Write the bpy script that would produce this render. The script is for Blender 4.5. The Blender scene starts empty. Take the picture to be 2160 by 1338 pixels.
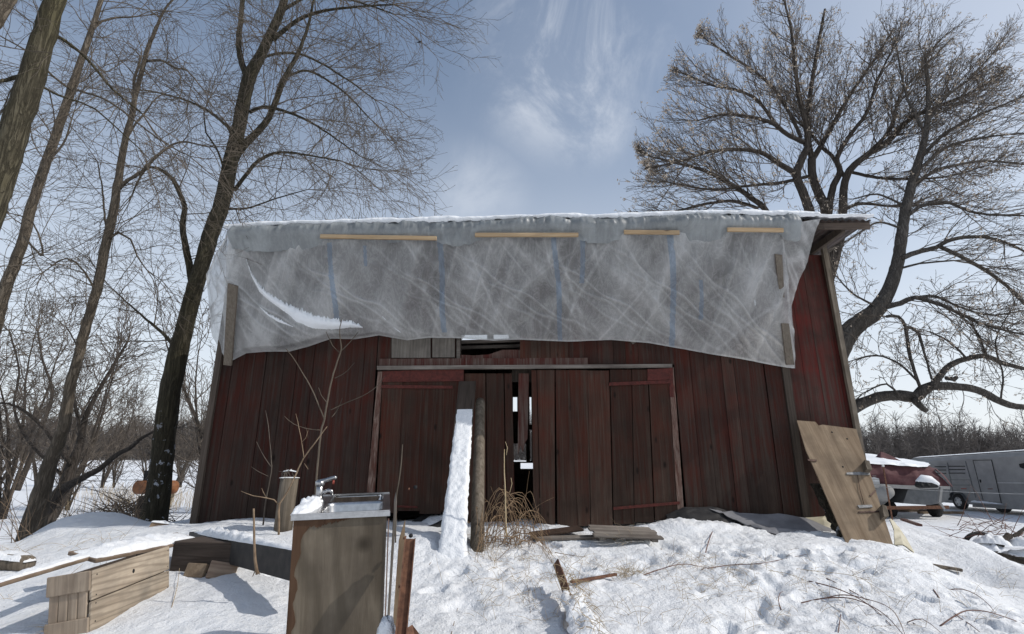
import bpy, math, random
import numpy as np
from mathutils import Vector, Matrix, Quaternion
scn = bpy.context.scene
R = math.radians
# ------------------------------------------------------------------ camera
EYE = 2.0
F = 1110.0
TH = R(15.9)
cam_d = bpy.data.cameras.new('camera'); cam = bpy.data.objects.new('camera', cam_d)
scn.collection.objects.link(cam); scn.camera = cam
cam.location = (0, 0, EYE); cam.rotation_euler = (R(90) + TH, 0, 0)
cam_d.sensor_width = 36; cam_d.lens = 36 * F / 2160; cam_d.clip_start = 0.05; cam_d.clip_end = 3000
# ------------------------------------------------------------------ light
SUN_EL = R(41); SUN_AZ = R(100)       # azimuth clockwise from +Y
sun_dir = Vector((math.cos(SUN_EL) * math.sin(SUN_AZ), math.cos(SUN_EL) * math.cos(SUN_AZ), math.sin(SUN_EL)))
sd = bpy.data.lights.new('sun', 'SUN'); sd.energy = 2.75; sd.angle = R(0.5); sd.color = (1.0, 0.955, 0.89)
so = bpy.data.objects.new('sun', sd); scn.collection.objects.link(so)
so.rotation_euler = sun_dir.to_track_quat('Z', 'Y').to_euler()
scn.view_settings.view_transform = 'Standard'; scn.view_settings.look = 'None'
scn.view_settings.exposure = 0.05; scn.view_settings.gamma = 1
w = bpy.data.worlds.new('World'); scn.world = w; w.use_nodes = True
nt = w.node_tree; nt.nodes.clear()
def N(t, **k):
    n = nt.nodes.new(t)
    for a, b in k.items(): setattr(n, a, b)
    return n
sky = N('ShaderNodeTexSky', sky_type='NISHITA'); sky.sun_disc = False
sky.sun_elevation = SUN_EL; sky.sun_rotation = SUN_AZ; sky.air_density = 1.0; sky.dust_density = 1.2; sky.ozone_density = 1.0
sky.altitude = 200
hs = N('ShaderNodeHueSaturation'); hs.inputs['Saturation'].default_value = 1.18; hs.inputs['Value'].default_value = 1.0
tn = N('ShaderNodeMix', data_type='RGBA', blend_type='MULTIPLY'); tn.inputs[0].default_value = 1; tn.inputs[7].default_value = (1.03, 1.01, .95, 1); nt.links.new(sky.outputs[0], tn.inputs[6]); nt.links.new(tn.outputs[2], hs.inputs['Color'])
tc = N('ShaderNodeTexCoord')
# thin high cloud: large soft veil times streaky fine noise
mp = N('ShaderNodeMapping'); mp.inputs['Location'].default_value = (0.0, 0, 0); mp.inputs['Scale'].default_value = (1.15, .9, .9); mp.inputs['Rotation'].default_value = (0, .4, 0)
nt.links.new(tc.outputs['Generated'], mp.inputs[0])
n2 = N('ShaderNodeTexNoise'); n2.inputs['Scale'].default_value = 5.5; n2.inputs['Detail'].default_value = 9; n2.inputs['Roughness'].default_value = .66; n2.inputs['Distortion'].default_value = .5
nt.links.new(mp.outputs[0], n2.inputs['Vector'])
def cloud_blob(px, py, size):
    u = (px - 1080) / F; v = (py - 669) / F
    d = Vector((u, math.cos(TH) + v * math.sin(TH), math.sin(TH) - v * math.cos(TH))).normalized()
    dp = N('ShaderNodeVectorMath', operation='DISTANCE'); dp.inputs[1].default_value = d
    nt.links.new(tc.outputs['Generated'], dp.inputs[0])
    mr = N('ShaderNodeMapRange', interpolation_type='SMOOTHSTEP'); mr.inputs[1].default_value = size; mr.inputs[2].default_value = size * .12
    nt.links.new(dp.outputs['Value'], mr.inputs[0]); return mr.outputs[0]
def mth(op, a, b):
    m = N('ShaderNodeMath', operation=op)
    for i, x in enumerate((a, b)):
        if x is None: continue
        if isinstance(x, (int, float)): m.inputs[i].default_value = x
        else: nt.links.new(x, m.inputs[i])
    return m.outputs[0]
b1 = cloud_blob(1195, 110, .22); b2 = cloud_blob(1110, 225, .10); b3 = cloud_blob(1010, 400, .12); b4 = cloud_blob(1240, 230, .13)
env = mth('MAXIMUM', mth('MAXIMUM', b1, mth('MULTIPLY', b2, .4)), mth('MAXIMUM', mth('MULTIPLY', b3, .3), mth('MULTIPLY', b4, .7)))
mr = N('ShaderNodeMapRange', interpolation_type='SMOOTHSTEP'); mr.inputs[1].default_value = .38; mr.inputs[2].default_value = .72
nt.links.new(n2.outputs[0], mr.inputs[0])
cl = mth('MULTIPLY', env, mth('ADD', mth('MULTIPLY', mr.outputs[0], 1.0), .12))
# faint veil everywhere + whiter toward the sun side and the horizon
sx = N('ShaderNodeSeparateXYZ'); nt.links.new(tc.outputs['Generated'], sx.inputs[0])
veil = N('ShaderNodeMapRange', interpolation_type='SMOOTHSTEP'); veil.inputs[1].default_value = .72; veil.inputs[2].default_value = -.02; veil.inputs[3].default_value = .0; veil.inputs[4].default_value = .72
nt.links.new(sx.outputs['Z'], veil.inputs[0])
veil2 = N('ShaderNodeMapRange', interpolation_type='SMOOTHSTEP'); veil2.inputs[1].default_value = .1; veil2.inputs[2].default_value = .85; veil2.inputs[3].default_value = 0; veil2.inputs[4].default_value = .45
nt.links.new(sx.outputs['X'], veil2.inputs[0])
n3 = N('ShaderNodeTexNoise'); n3.inputs['Scale'].default_value = 1.6; n3.inputs['Detail'].default_value = 5
nt.links.new(tc.outputs['Generated'], n3.inputs['Vector'])
tot = mth('ADD', mth('MULTIPLY', cl, .62), mth('MAXIMUM', mth('MULTIPLY', veil.outputs[0], 1.0), veil2.outputs[0]))
tot = mth('ADD', tot, mth('ADD', mth('MULTIPLY', n3.outputs[0], .10), .07)); tot = mth('MINIMUM', tot, 1.0)
mx = N('ShaderNodeMix', data_type='RGBA'); nt.links.new(tot, mx.inputs[0]); nt.links.new(hs.outputs[0], mx.inputs[6])
mx.inputs[7].default_value = (7.2, 7.5, 8.0, 1)
bg = N('ShaderNodeBackground'); bg.inputs[1].default_value = .122
nt.links.new(mx.outputs[2], bg.inputs[0])
out = N('ShaderNodeOutputWorld'); nt.links.new(bg.outputs[0], out.inputs[0])

# ------------------------------------------------------------------ projection of photo pixels to world
def ray(px, py):
    u = (px - 1080) / F; v = (py - 669) / F
    return Vector((u, math.cos(TH) + v * math.sin(TH), math.sin(TH) - v * math.cos(TH)))
def at(px, py, Y):
    d = ray(px, py); t = Y / d.y
    return Vector((t * d.x, Y, EYE + t * d.z))
# ------------------------------------------------------------------ numpy noise
def _h(ix, iy, s):
    n = (ix.astype(np.int64) * 374761393 + iy.astype(np.int64) * 668265263 + s * 1442695041) & 0xffffffff
    n = ((n ^ (n >> 13)) * 1274126177) & 0xffffffff
    return ((n ^ (n >> 16)) & 0xffffff) / float(0xffffff)
def vnoise(x, y, s=0):
    x = np.asarray(x, float); y = np.asarray(y, float)
    ix = np.floor(x); iy = np.floor(y); fx = x - ix; fy = y - iy
    fx = fx * fx * fx * (fx * (fx * 6 - 15) + 10); fy = fy * fy * fy * (fy * (fy * 6 - 15) + 10)
    a = _h(ix, iy, s); b = _h(ix + 1, iy, s); c = _h(ix, iy + 1, s); d = _h(ix + 1, iy + 1, s)
    return (a + (b - a) * fx) * (1 - fy) + (c + (d - c) * fx) * fy
def fbm(x, y, s=0, o=4, g=.5):
    r = 0; a = 1; t = 0
    for k in range(o):
        r = r + a * (vnoise(x * 2 ** k + 17.3 * k, y * 2 ** k - 9.1 * k, s + k) - .5); t += a; a *= g
    return r / t * 2
def sstep(a, b, x):
    t = np.clip((x - a) / (b - a), 0, 1); return t * t * (3 - 2 * t)
# ------------------------------------------------------------------ ground
BL = Vector((-4.44, 7.8, 0)); BR = Vector((4.80, 7.4, 0)); BW = (BR - BL).length
BANG = math.atan2(BR.y - BL.y, BR.x - BL.x)
def gauss(x, y, cx, cy, sx, sy, a=0.0):
    c, s = math.cos(a), math.sin(a); dx = x - cx; dy = y - cy
    u = dx * c + dy * s; v = -dx * s + dy * c
    return np.exp(-(u * u / (sx * sx) + v * v / (sy * sy)))
def _crest(pa, pb, w1, w2): a, b = at(*pa), at(*pb); return (tuple(a), tuple(b), w1, w2)
CRESTS = [_crest((1885, 1108, 7.9), (1990, 1135, 7.2), .55, .45), _crest((1990, 1135, 7.2), (2175, 1243, 5.3), .60, .45), _crest((2175, 1243, 5.3), (2500, 1400, 4.2), .6, .45),
          _crest((1385, 1108, 6.95), (1440, 1092, 6.95), .22, .30), _crest((1440, 1092, 6.95), (1520, 1103, 6.95), .25, .34), _crest((1520, 1106, 6.9), (1640, 1138, 6.5), .25, .34),
          _crest((170, 1092, 8.1), (205, 1084, 8.0), .55, .50), _crest((205, 1084, 8.0), (240, 1115, 7.6), .5, .5), _crest((1788, 1143, 6.35), (1882, 1143, 6.3), .12, .10)]
_pr = random.Random(6)
PRINTS = []
for (x0_, y0_, x1_, y1_, n_) in ((1.2, 3.6, 3.4, 6.2, 9), (4.4, 4.2, 2.2, 6.0, 8), (-.9, 4.9, .6, 6.2, 5), (-3.0, 6.2, -1.6, 5.0, 4)):
    for k_ in range(n_):
        t_ = (k_ + .5) / n_; sd_ = .13 * (1 if k_ % 2 else -1); a_ = math.atan2(y1_ - y0_, x1_ - x0_)
        PRINTS.append((x0_ + (x1_ - x0_) * t_ - math.sin(a_) * sd_ + _pr.uniform(-.05, .05), y0_ + (y1_ - y0_) * t_ + math.cos(a_) * sd_ + _pr.uniform(-.05, .05), _pr.uniform(.055, .075), _pr.uniform(.05, .10), a_ + _pr.uniform(-.2, .2)))
for _k in range(16): PRINTS.append((_pr.uniform(.2, 4.6), _pr.uniform(3.6, 6.3), _pr.uniform(.05, .10), _pr.uniform(.03, .08), _pr.uniform(0, 3)))
TROUGHS = [(tuple(at(1935, 1170, 6.9)), tuple(at(2050, 1205, 6.1)), .42, .17), (tuple(at(2050, 1205, 6.1)), tuple(at(2240, 1300, 4.7)), .42, .16)]
def H(x, y, detail=True):
    x = np.asarray(x, float); y = np.asarray(y, float)
    near = .90 + .36 * sstep(3.6, 7.4, y) - .06 * sstep(-2.5, -5.5, x) - .02 * sstep(2, 5, x)
    near = near - .35 * sstep(3.0, -2.0, y)
    dr = np.maximum(x - 4.8 - .10 * (y - 7), 0) * 3.4; dl = np.maximum(-x - 4.5, 0); db = np.maximum(y - 13, 0)
    dl2 = dl * sstep(5.6, 7.8, y)
    dd = np.sqrt((dr * 1.0) ** 2 + (dl2 * 1.6) ** 2 + db ** 2)
    far = 0.02 + 0 * x
    g = near + (far - near) * sstep(.2, 9.5, dd)
    # far field climbs gently to the woods
    rise = 3.4 * sstep(60, 215, y) * sstep(90, 0, x) + .9 * sstep(70, 215, y)
    g = g + rise
    ex = fbm(x * .07, y * .07, 40, 3) * .5 * sstep(25, 60, np.hypot(x, y))
    g = g + ex
    # drifts
    for (p, q, w1, w2) in CRESTS:
        dx_, dy_ = q[0] - p[0], q[1] - p[1]; L2 = dx_ * dx_ + dy_ * dy_; t = ((x - p[0]) * dx_ + (y - p[1]) * dy_) / L2; tc_ = np.clip(t, 0, 1)
        ex_, ey_ = x - p[0] - tc_ * dx_, y - p[1] - tc_ * dy_; dd_ = np.hypot(ex_, ey_); side = np.where(ex_ * dy_ - ey_ * dx_ > 0, w1, w2)
        cz = p[2] + (q[2] - p[2]) * tc_; g = g + np.maximum(cz - g, 0) * np.exp(-(dd_ / side) ** 2)
    g = g + .10 * gauss(x, y, -3.9, 7.4, 1.5, .6, 0)
    g = g + .14 * gauss(x, y, -.95, 6.15, .5, .45, 0)
    for (p, q, w, dp) in TROUGHS:
        dx_, dy_ = q[0] - p[0], q[1] - p[1]; t = np.clip(((x - p[0]) * dx_ + (y - p[1]) * dy_) / (dx_ * dx_ + dy_ * dy_), 0, 1); g = g - dp * np.exp(-(np.hypot(x - p[0] - t * dx_, y - p[1] - t * dy_) / w) ** 2)
    if detail:
        nr = sstep(22, 10, np.hypot(x, y)); smooth_ = 0
        for (p, q, w1, w2) in CRESTS[:3]:
            dx_, dy_ = q[0] - p[0], q[1] - p[1]; t = np.clip(((x - p[0]) * dx_ + (y - p[1]) * dy_) / (dx_ * dx_ + dy_ * dy_), 0, 1); smooth_ = np.maximum(smooth_, np.exp(-(np.hypot(x - p[0] - t * dx_, y - p[1] - t * dy_) / .75) ** 2))
        nr = nr * (1 - .75 * smooth_)
        g = g + fbm(x * .9, y * .9, 3, 3) * .055 * nr
        soft = sstep(-1.6, .1, x) * sstep(2.5, 3.6, y)
        lump = fbm(x * 4.2, y * 4.2, 7, 4, .55) * (.25 + .95 * sstep(-.25, .35, fbm(x * .75 + 3, y * .75, 33, 2)))
        for (fx_, fy_, fr_, fd_, fa_) in PRINTS:
            m_ = (np.abs(x - fx_) < .5) & (np.abs(y - fy_) < .5)
            if not m_.any(): continue
            c_, s_ = math.cos(fa_), math.sin(fa_); u_ = ((x - fx_) * c_ + (y - fy_) * s_) / (fr_ * 1.7); v_ = (-(x - fx_) * s_ + (y - fy_) * c_) / fr_; q_ = np.sqrt(u_ * u_ + v_ * v_)
            g = g - np.where(m_, fd_ * sstep(1.15, .72, q_) - .22 * fd_ * np.exp(-((q_ - 1.3) / .22) ** 2), 0)
        g = g + np.abs(lump) * .060 * nr * (.32 + .68 * soft) - .02 * nr
        pits = sstep(.30, .62, fbm(x * 3.1 + 5, y * 3.1, 21, 3))
        g = g - pits * .055 * nr * (.15 + .85 * soft)
        g = g + np.abs(fbm(x * 11, y * 11, 11, 4, .6)) * .028 * nr * (.3 + .7 * soft)
        g = g + fbm(x * 9 + y * 3, y * 3, 13, 2) * .008 * nr * (1 - soft)
    return g
def hz(x, y): return float(H(np.array([x]), np.array([y]))[0])
def ground_at(px, py, lo=2.5, hi=150):
    """where the photo pixel's ray first meets the snow"""
    d = ray(px, py)
    for _ in range(3):
        Y = lo * (hi / lo) ** np.linspace(0, 1, 160); t = Y / d.y
        g = H(t * d.x, Y); k = np.nonzero(EYE + t * d.z < g)[0]
        if not len(k): return at(px, py, hi)
        k = k[0]; lo, hi = Y[max(k - 1, 0)], Y[k]
        if hi - lo < 1e-4: break
    t = hi / d.y; return Vector((t * d.x, float(hi), EYE + t * d.z))
# ------------------------------------------------------------------ mesh builder
class MB:
    def __init__(s): s.v = []; s.f = []; s.t = []; s.sm = []
    def add(s, vs, fs, tone=.5, smooth=False):
        o = len(s.v); s.v.extend(vs); s.f.extend([tuple(i + o for i in f) for f in fs])
        s.t.extend([tone] * len(fs)); s.sm.extend([smooth] * len(fs))
    def box(s, c, size, tone=.5, rot=None, taper=0):
        hx, hy, hh = size[0] / 2, size[1] / 2, size[2] / 2
        vs = [Vector((x * hx, y * hy, z * hh)) for z in (-1, 1) for y in (-1, 1) for x in (-1, 1)]
        if rot is not None: vs = [rot @ v for v in vs]
        c = Vector(c); vs = [tuple(v + c) for v in vs]
        s.add(vs, [(0, 2, 3, 1), (4, 5, 7, 6), (0, 1, 5, 4), (2, 6, 7, 3), (0, 4, 6, 2), (1, 3, 7, 5)], tone)
    def beam(s, a, b, w_, h_, tone=.5, up=(0, 0, 1), roll=0):
        a = Vector(a); b = Vector(b); z = (b - a); L = z.length; z.normalize()
        x = Vector(up).cross(z)
        if x.length < 1e-4: x = Vector((1, 0, 0)).cross(z)
        x.normalize(); y = z.cross(x)
        m = Matrix((x, y, z)).transposed()
        if roll: m = m @ Matrix.Rotation(roll, 3, 'Z')
        s.box((a + b) / 2, (w_, h_, L), tone, m)
    def tube(s, pts, rad, n=6, tone=.5, cap=True, smooth=True, ridge=0, rnd=None):
        pts = [Vector(p) for p in pts]; m = len(pts)
        if m < 2: return
        d = (pts[1] - pts[0]).normalized()
        x = d.orthogonal().normalized(); o = len(s.v); vs = []
        for i, p in enumerate(pts):
            if i < m - 1: dn = (pts[i + 1] - p)
            else: dn = p - pts[i - 1]
            if dn.length < 1e-7: dn = d.copy()
            dn.normalize()
            if 0 < i < m - 1: dn = ((p - pts[i - 1]).normalized() + dn)
            if dn.length < 1e-6: dn = d.copy()
            dn.normalize()
            x = x - dn * x.dot(dn)
            if x.length < 1e-5: x = dn.orthogonal()
            x.normalize(); y = dn.cross(x); r = rad[i] if not isinstance(rad, (int, float)) else rad
            for k in range(n):
                a = 2 * math.pi * k / n
                rr = r * (1 + (rnd.uniform(-ridge, ridge) if ridge else 0))
                vs.append(tuple(p + x * (math.cos(a) * rr) + y * (math.sin(a) * rr)))
            d = dn
        fs = []
        for i in range(m - 1):
            for k in range(n):
                a = i * n + k; b = i * n + (k + 1) % n
                fs.append((a, b, b + n, a + n))
        if cap and n > 2:
            fs.append(tuple(range(n - 1, -1, -1))); fs.append(tuple(range((m - 1) * n, m * n)))
        s.add(vs, fs, tone, smooth)
    def slab(s, poly, d0, d1, tone=.5):
        """polygon (x,z) extruded along local y from -d0 to -d1 (d towards the camera)"""
        n = len(poly)
        A = sum(poly[i][0] * poly[(i + 1) % n][1] - poly[(i + 1) % n][0] * poly[i][1] for i in range(n))
        if A < 0: poly = poly[::-1]
        if d1 < d0: d0, d1 = d1, d0
        vs = [(p[0], -d1, p[1]) for p in poly] + [(p[0], -d0, p[1]) for p in poly]
        fs = [tuple(range(n)), tuple(range(2 * n - 1, n - 1, -1))]
        for i in range(n):
            j = (i + 1) % n; fs.append((j, i, i + n, j + n))
        s.add(vs, fs, tone)
    def grid(s, P, nu, nv, tone=.5, smooth=True, closed=False):
        fs = []
        for i in range(nu - 1):
            for j in range(nv - 1):
                a = i * nv + j; fs.append((a, a + nv, a + nv + 1, a + 1))
        s.add([tuple(p) for p in P], fs, tone, smooth)
    def build(s, name, mat, parent=None, attrs=None):
        me = bpy.data.meshes.new(name); me.from_pydata([tuple(v) for v in s.v], [], s.f)
        if isinstance(mat, (list, tuple)):
            for m_ in mat: me.materials.append(m_)
        else: me.materials.append(mat)
        a = me.attributes.new('tone', 'FLOAT', 'FACE'); a.data.foreach_set('value', np.array(s.t, dtype=np.float32))
        me.polygons.foreach_set('use_smooth', np.array(s.sm, dtype=bool))
        me.update()
        o = bpy.data.objects.new(name, me); scn.collection.objects.link(o)
        if parent is not None: o.parent = parent
        return o
def tag(o, label=None, cat=None, group=None, kind=None):
    if label: o['label'] = label
    if cat: o['category'] = cat
    if group: o['group'] = group
    if kind: o['kind'] = kind
    return o
def empty(name, loc=(0, 0, 0), rz=0.0, rot=None):
    o = bpy.data.objects.new(name, None); scn.collection.objects.link(o); o.location = loc
    o.rotation_euler = rot if rot is not None else (0, 0, rz)
    o.empty_display_size = .2
    return o
def thing(name, label, cat, loc=(0, 0, 0), rz=0.0, group=None, rot=None):
    return tag(empty(name, loc, rz, rot), label, cat, group)
# ------------------------------------------------------------------ materials
class Mat:
    def __init__(s, name, rough=.8, spec=.3):
        s.m = bpy.data.materials.new(name); s.m.use_nodes = True; s.nt = s.m.node_tree; s.nt.nodes.clear()
        s.o = s.n('ShaderNodeOutputMaterial'); s.b = s.n('ShaderNodeBsdfPrincipled'); s.l(s.b.outputs[0], s.o.inputs[0])
        s.b.inputs['Roughness'].default_value = rough; s.b.inputs['Specular IOR Level'].default_value = spec
        s.tc = s.n('ShaderNodeTexCoord').outputs['Object']
    def n(s, t, **k):
        n = s.nt.nodes.new(t)
        for a, b in k.items(): setattr(n, a, b)
        return n
    def l(s, a, b): s.nt.links.new(a, b)
    def map(s, scale, loc=(0, 0, 0), src=None):
        m = s.n('ShaderNodeMapping'); m.inputs['Scale'].default_value = scale; m.inputs['Location'].default_value = loc
        s.l(src or s.tc, m.inputs[0]); return m.outputs[0]
    def noise(s, scale, vec=None, detail=4, rough=.55, dist=0):
        n = s.n('ShaderNodeTexNoise'); n.inputs['Scale'].default_value = scale; n.inputs['Detail'].default_value = detail
        n.inputs['Roughness'].default_value = rough; n.inputs['Distortion'].default_value = dist
        s.l(vec or s.tc, n.inputs['Vector']); return n.outputs[0]
    def ramp(s, fac, stops):
        r = s.n('ShaderNodeValToRGB'); e = r.color_ramp.elements
        while len(e) < len(stops): e.new(.5)
        for k, (p, c) in enumerate(stops):
            e[k].position = p; e[k].color = (c, c, c, 1) if isinstance(c, (int, float)) else (*c, 1)
        s.l(fac, r.inputs[0]); return r.outputs[0]
    def mix(s, f, a, b, mode='MIX'):
        m = s.n('ShaderNodeMix', data_type='RGBA', blend_type=mode)
        for i, x in ((0, f), (6, a), (7, b)):
            if isinstance(x, (int, float)): m.inputs[i].default_value = x if i == 0 else (x, x, x, 1)
            elif isinstance(x, tuple): m.inputs[i].default_value = (*x, 1)
            else: s.l(x, m.inputs[i])
        return m.outputs[2]
    def math(s, op, a, b=None):
        m = s.n('ShaderNodeMath', operation=op)
        for i, x in enumerate((a, b)):
            if x is None: continue
            if isinstance(x, (int, float)): m.inputs[i].default_value = x
            else: s.l(x, m.inputs[i])
        return m.outputs[0]
    def attr(s, name='tone'):
        a = s.n('ShaderNodeAttribute'); a.attribute_name = name; return a.outputs['Fac']
    def col(s, c):
        if isinstance(c, tuple): s.b.inputs['Base Color'].default_value = (*c, 1)
        else: s.l(c, s.b.inputs['Base Color'])
        return s
    def bump(s, h, strength=.4, dist=.01):
        b = s.n('ShaderNodeBump'); b.inputs['Strength'].default_value = strength; b.inputs['Distance'].default_value = dist
        s.l(h, b.inputs['Height']); s.l(b.outputs[0], s.b.inputs['Normal']); return s
def wood(name, c1, c2, c3=None, grain=(30, 30, 1.6), rough=.85, paint=None, pamt=.5, knots=False, tone_amt=.5, rings=None, foot=None):
    """weathered wood with grain along the axis of the smallest scale; optional flaking paint"""
    m = Mat(name, rough, .2)
    v = m.map(grain); t = m.attr()
    off = m.n('ShaderNodeVectorMath', operation='ADD'); cx = m.n('ShaderNodeCombineXYZ')
    m.l(m.math('MULTIPLY', t, 37.0), cx.inputs[0]); m.l(m.math('MULTIPLY', t, 53.0), cx.inputs[1]); m.l(m.math('MULTIPLY', t, 91.0), cx.inputs[2])
    m.l(v, off.inputs[0]); m.l(cx.outputs[0], off.inputs[1]); v = off.outputs[0]
    g = m.noise(1.0, v, 6, .62, .6); g2 = m.noise(.25, v, 4, .6, 1.5); g3 = m.noise(2.5, m.tc, 4, .6)
    c = m.mix(m.ramp(g, [(.32, 0.), (.68, 1.)]), c1, c2)
    if c3: c = m.mix(m.ramp(g3, [(.45, 0.), (.75, .8)]), c, c3)
    if rings:
        wv = m.n('ShaderNodeTexWave', wave_type='BANDS', bands_direction='DIAGONAL'); wv.inputs['Scale'].default_value = rings[3]; wv.inputs['Distortion'].default_value = 7; wv.inputs['Detail'].default_value = 2; wv.inputs['Detail Scale'].default_value = .8
        o2 = m.n('ShaderNodeVectorMath', operation='ADD'); m.l(m.map(rings[:3]), o2.inputs[0]); m.l(cx.outputs[0], o2.inputs[1]); m.l(o2.outputs[0], wv.inputs['Vector'])
        c = m.mix(m.math('MULTIPLY', m.ramp(wv.outputs[1], [(.5, 0.), (.95, 1.)]), .42), c, tuple(x * .5 for x in c1))
    if foot:
        sp = m.n('ShaderNodeSeparateXYZ'); m.l(m.tc, sp.inputs[0]); fm = m.n('ShaderNodeMapRange'); fm.inputs[1].default_value = foot[0]; fm.inputs[2].default_value = foot[1]; fm.inputs[3].default_value = 0; fm.inputs[4].default_value = foot[2]; m.l(sp.outputs[2], fm.inputs[0]); worn = fm.outputs[0]
    if paint:
        p = m.ramp(m.math('ADD', m.math('MULTIPLY', g, .35), m.math('ADD', m.math('MULTIPLY', g2, .45), (m.math('ADD', m.math('MULTIPLY', g3, .3), worn) if foot else m.math('MULTIPLY', g3, .3)))), [(pamt - .09, 1.), (pamt + .09, 0.)])
        pc = m.mix(m.ramp(g3, [(.3, 0.), (.7, 1.)]), paint, tuple(x * .55 for x in paint))
        c = m.mix(m.math('MULTIPLY', p, .92), c, pc)
    k = m.math('ADD', m.math('MULTIPLY', t, tone_amt * 1.6), 1 - tone_amt * .8)
    c = m.mix(1.0, c, m.n('ShaderNodeCombineColor').outputs[0], 'MULTIPLY') if False else c
    vm = m.n('ShaderNodeVectorMath', operation='SCALE'); m.l(c, vm.inputs[0]); m.l(k, vm.inputs[3])
    if knots:
        vo = m.n('ShaderNodeTexVoronoi'); vo.inputs['Scale'].default_value = 1.0
        m.l(m.map(tuple(max(2.2, x * .13) for x in grain)), vo.inputs['Vector'])
        kn = m.ramp(vo.outputs[0], [(.05, 1.), (.13, 0.)])
        cc = m.mix(kn, vm.outputs[0], tuple(x * .35 for x in c1)); m.col(cc)
    else: m.col(vm.outputs[0])
    m.bump(m.math('ADD', g, m.math('MULTIPLY', g2, .6)), .55, .006)
    return m.m
M = {}
M['siding'] = wood('barn_siding', (.034, .020, .015), (.056, .040, .032), (.026, .016, .013), (34, 34, 1.1), paint=(.058, .0135, .0085), pamt=.55, tone_amt=.30, knots=True, foot=(2.3, 1.3, .12))
M['wing_siding'] = wood('wing_siding', (.05, .027, .02), (.085, .055, .045), (.035, .02, .016), (30, 30, 1.0), paint=(.125, .020, .016), pamt=.54, tone_amt=.30, foot=(3.6, 2.0, .10))
M['red_trim'] = wood('red_trim', (.08, .05, .04), (.16, .12, .10), None, (40, 40, 1.5), paint=(.09, .018, .013), pamt=.54, tone_amt=.4)
M['door_wood'] = wood('door_wood', (.042, .024, .017), (.076, .051, .038), (.031, .019, .014), (38, 38, 1.2), paint=(.070, .019, .011), pamt=.545, tone_amt=.34, knots=True, foot=(2.2, 1.3, .10))
M['flaky_trim'] = wood('flaky_trim', (.10, .06, .045), (.30, .22, .18), (.08, .045, .035), (60, 60, 6), paint=(.10, .032, .022), pamt=.53)
M['grey_wood'] = wood('grey_wood', (.12, .105, .09), (.25, .225, .195), (.08, .07, .06), (40, 40, 1.5))
M['dark_wood'] = wood('dark_wood', (.05, .038, .03), (.10, .08, .065), None, (30, 30, 1.5))
M['grey_wood_x'] = wood('grey_wood_x', (.12, .10, .085), (.26, .23, .2), (.08, .065, .055), (1.5, 40, 40))
M['dark_wood_x'] = wood('dark_wood_x', (.05, .038, .03), (.11, .085, .07), None, (1.5, 30, 30))
M['fresh_wood'] = wood('fresh_wood', (.34, .23, .13), (.50, .37, .23), None, (1.6, 40, 40), knots=True, tone_amt=.25)
M['batten_old'] = wood('batten_old', (.11, .09, .072), (.2, .17, .135), None, (40, 40, 1.5))
M['plywood'] = wood('plywood', (.19, .135, .088), (.33, .25, .17), (.11, .082, .058), (17, 17, 1.3), tone_amt=.2, knots=True)
M['crate_wood'] = wood('crate_wood', (.22, .175, .13), (.40, .335, .26), (.17, .15, .125), (1.3, 24, 16), tone_amt=.5, knots=True, rings=(.3, 4, 4.5, 3.4))
M['crate_end'] = wood('crate_end', (.20, .155, .115), (.36, .29, .22), (.13, .10, .08), (16, 24, 1.3), tone_amt=.5)
M['board_x'] = wood('board_x', (.16, .11, .08), (.30, .23, .17), (.10, .075, .055), (1.4, 26, 26))
M['post_wood'] = wood('post_wood', (.085, .068, .05), (.22, .185, .145), (.05, .04, .032), (26, 26, 1.4))
def simple(name, c1, c2, sc=6, rough=.7, metal=0.0, bump=.2, bd=.004, spec=.3, detail=5):
    m = Mat(name, rough, spec); n = m.noise(sc, None, detail, .6)
    m.col(m.mix(m.ramp(n, [(.35, 0.), (.68, 1.)]), c1, c2)); m.b.inputs['Metallic'].default_value = metal
    if bump: m.bump(n, bump, bd)
    return m.m
M['rust'] = simple('rust', (.09, .045, .03), (.20, .10, .06), 22, .85, 0, .5)
M['black_beam'] = simple('black_beam', (.018, .018, .02), (.045, .042, .04), 9, .6, 0, .2)
M['steel'] = simple('stainless', (.42, .42, .42), (.55, .55, .55), 30, .28, 1.0, .03)
M['chrome'] = simple('chrome', (.3, .3, .3), (.5, .5, .5), 30, .3, 1.0, 0)
M['alu'] = simple('aluminium', (.25, .247, .24), (.32, .315, .305), 2, .8, .0, .05)
M['alu_dark'] = simple('alu_dark', (.10, .105, .11), (.16, .165, .17), 3, .5, .3, .05)
M['slot'] = simple('slot_dark', (.012, .012, .013), (.02, .02, .02), 3, .8, 0, 0)
M['rubber'] = simple('rubber', (.015, .015, .016), (.035, .034, .033), 20, .8, 0, .2)
M['maroon'] = simple('maroon_canvas', (.07, .027, .031), (.12, .052, .054), 3, .8, 0, .5, .03)
M['white_paint'] = simple('white_paint', (.5, .5, .5), (.68, .68, .66), 4, .6, 0, .05)
M['red_paint'] = simple('red_light', (.30, .06, .04), (.38, .08, .05), 8, .4, 0, 0)
M['hinge'] = simple('rusty_hinge', (.05, .03, .025), (.13, .08, .06), 30, .6, .4, .3)
M['galv'] = simple('galvanised', (.16, .16, .16), (.30, .30, .30), 25, .55, .4, .1)
M['red_hinge'] = simple('painted_hinge', (.06, .014, .010), (.115, .025, .018), 25, .7, 0, .3)
M['roof_metal'] = simple('roof_metal', (.05, .042, .04), (.13, .10, .09), 5, .55, .3, .2)
M['grey_sheet'] = simple('grey_membrane', (.13, .13, .14), (.23, .23, .245), 2.2, .6, 0, .35, .02)
M['yellow_sheet'] = simple('yellowed_sheet', (.42, .38, .27), (.55, .51, .40), 5, .6, 0, .2)
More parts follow.
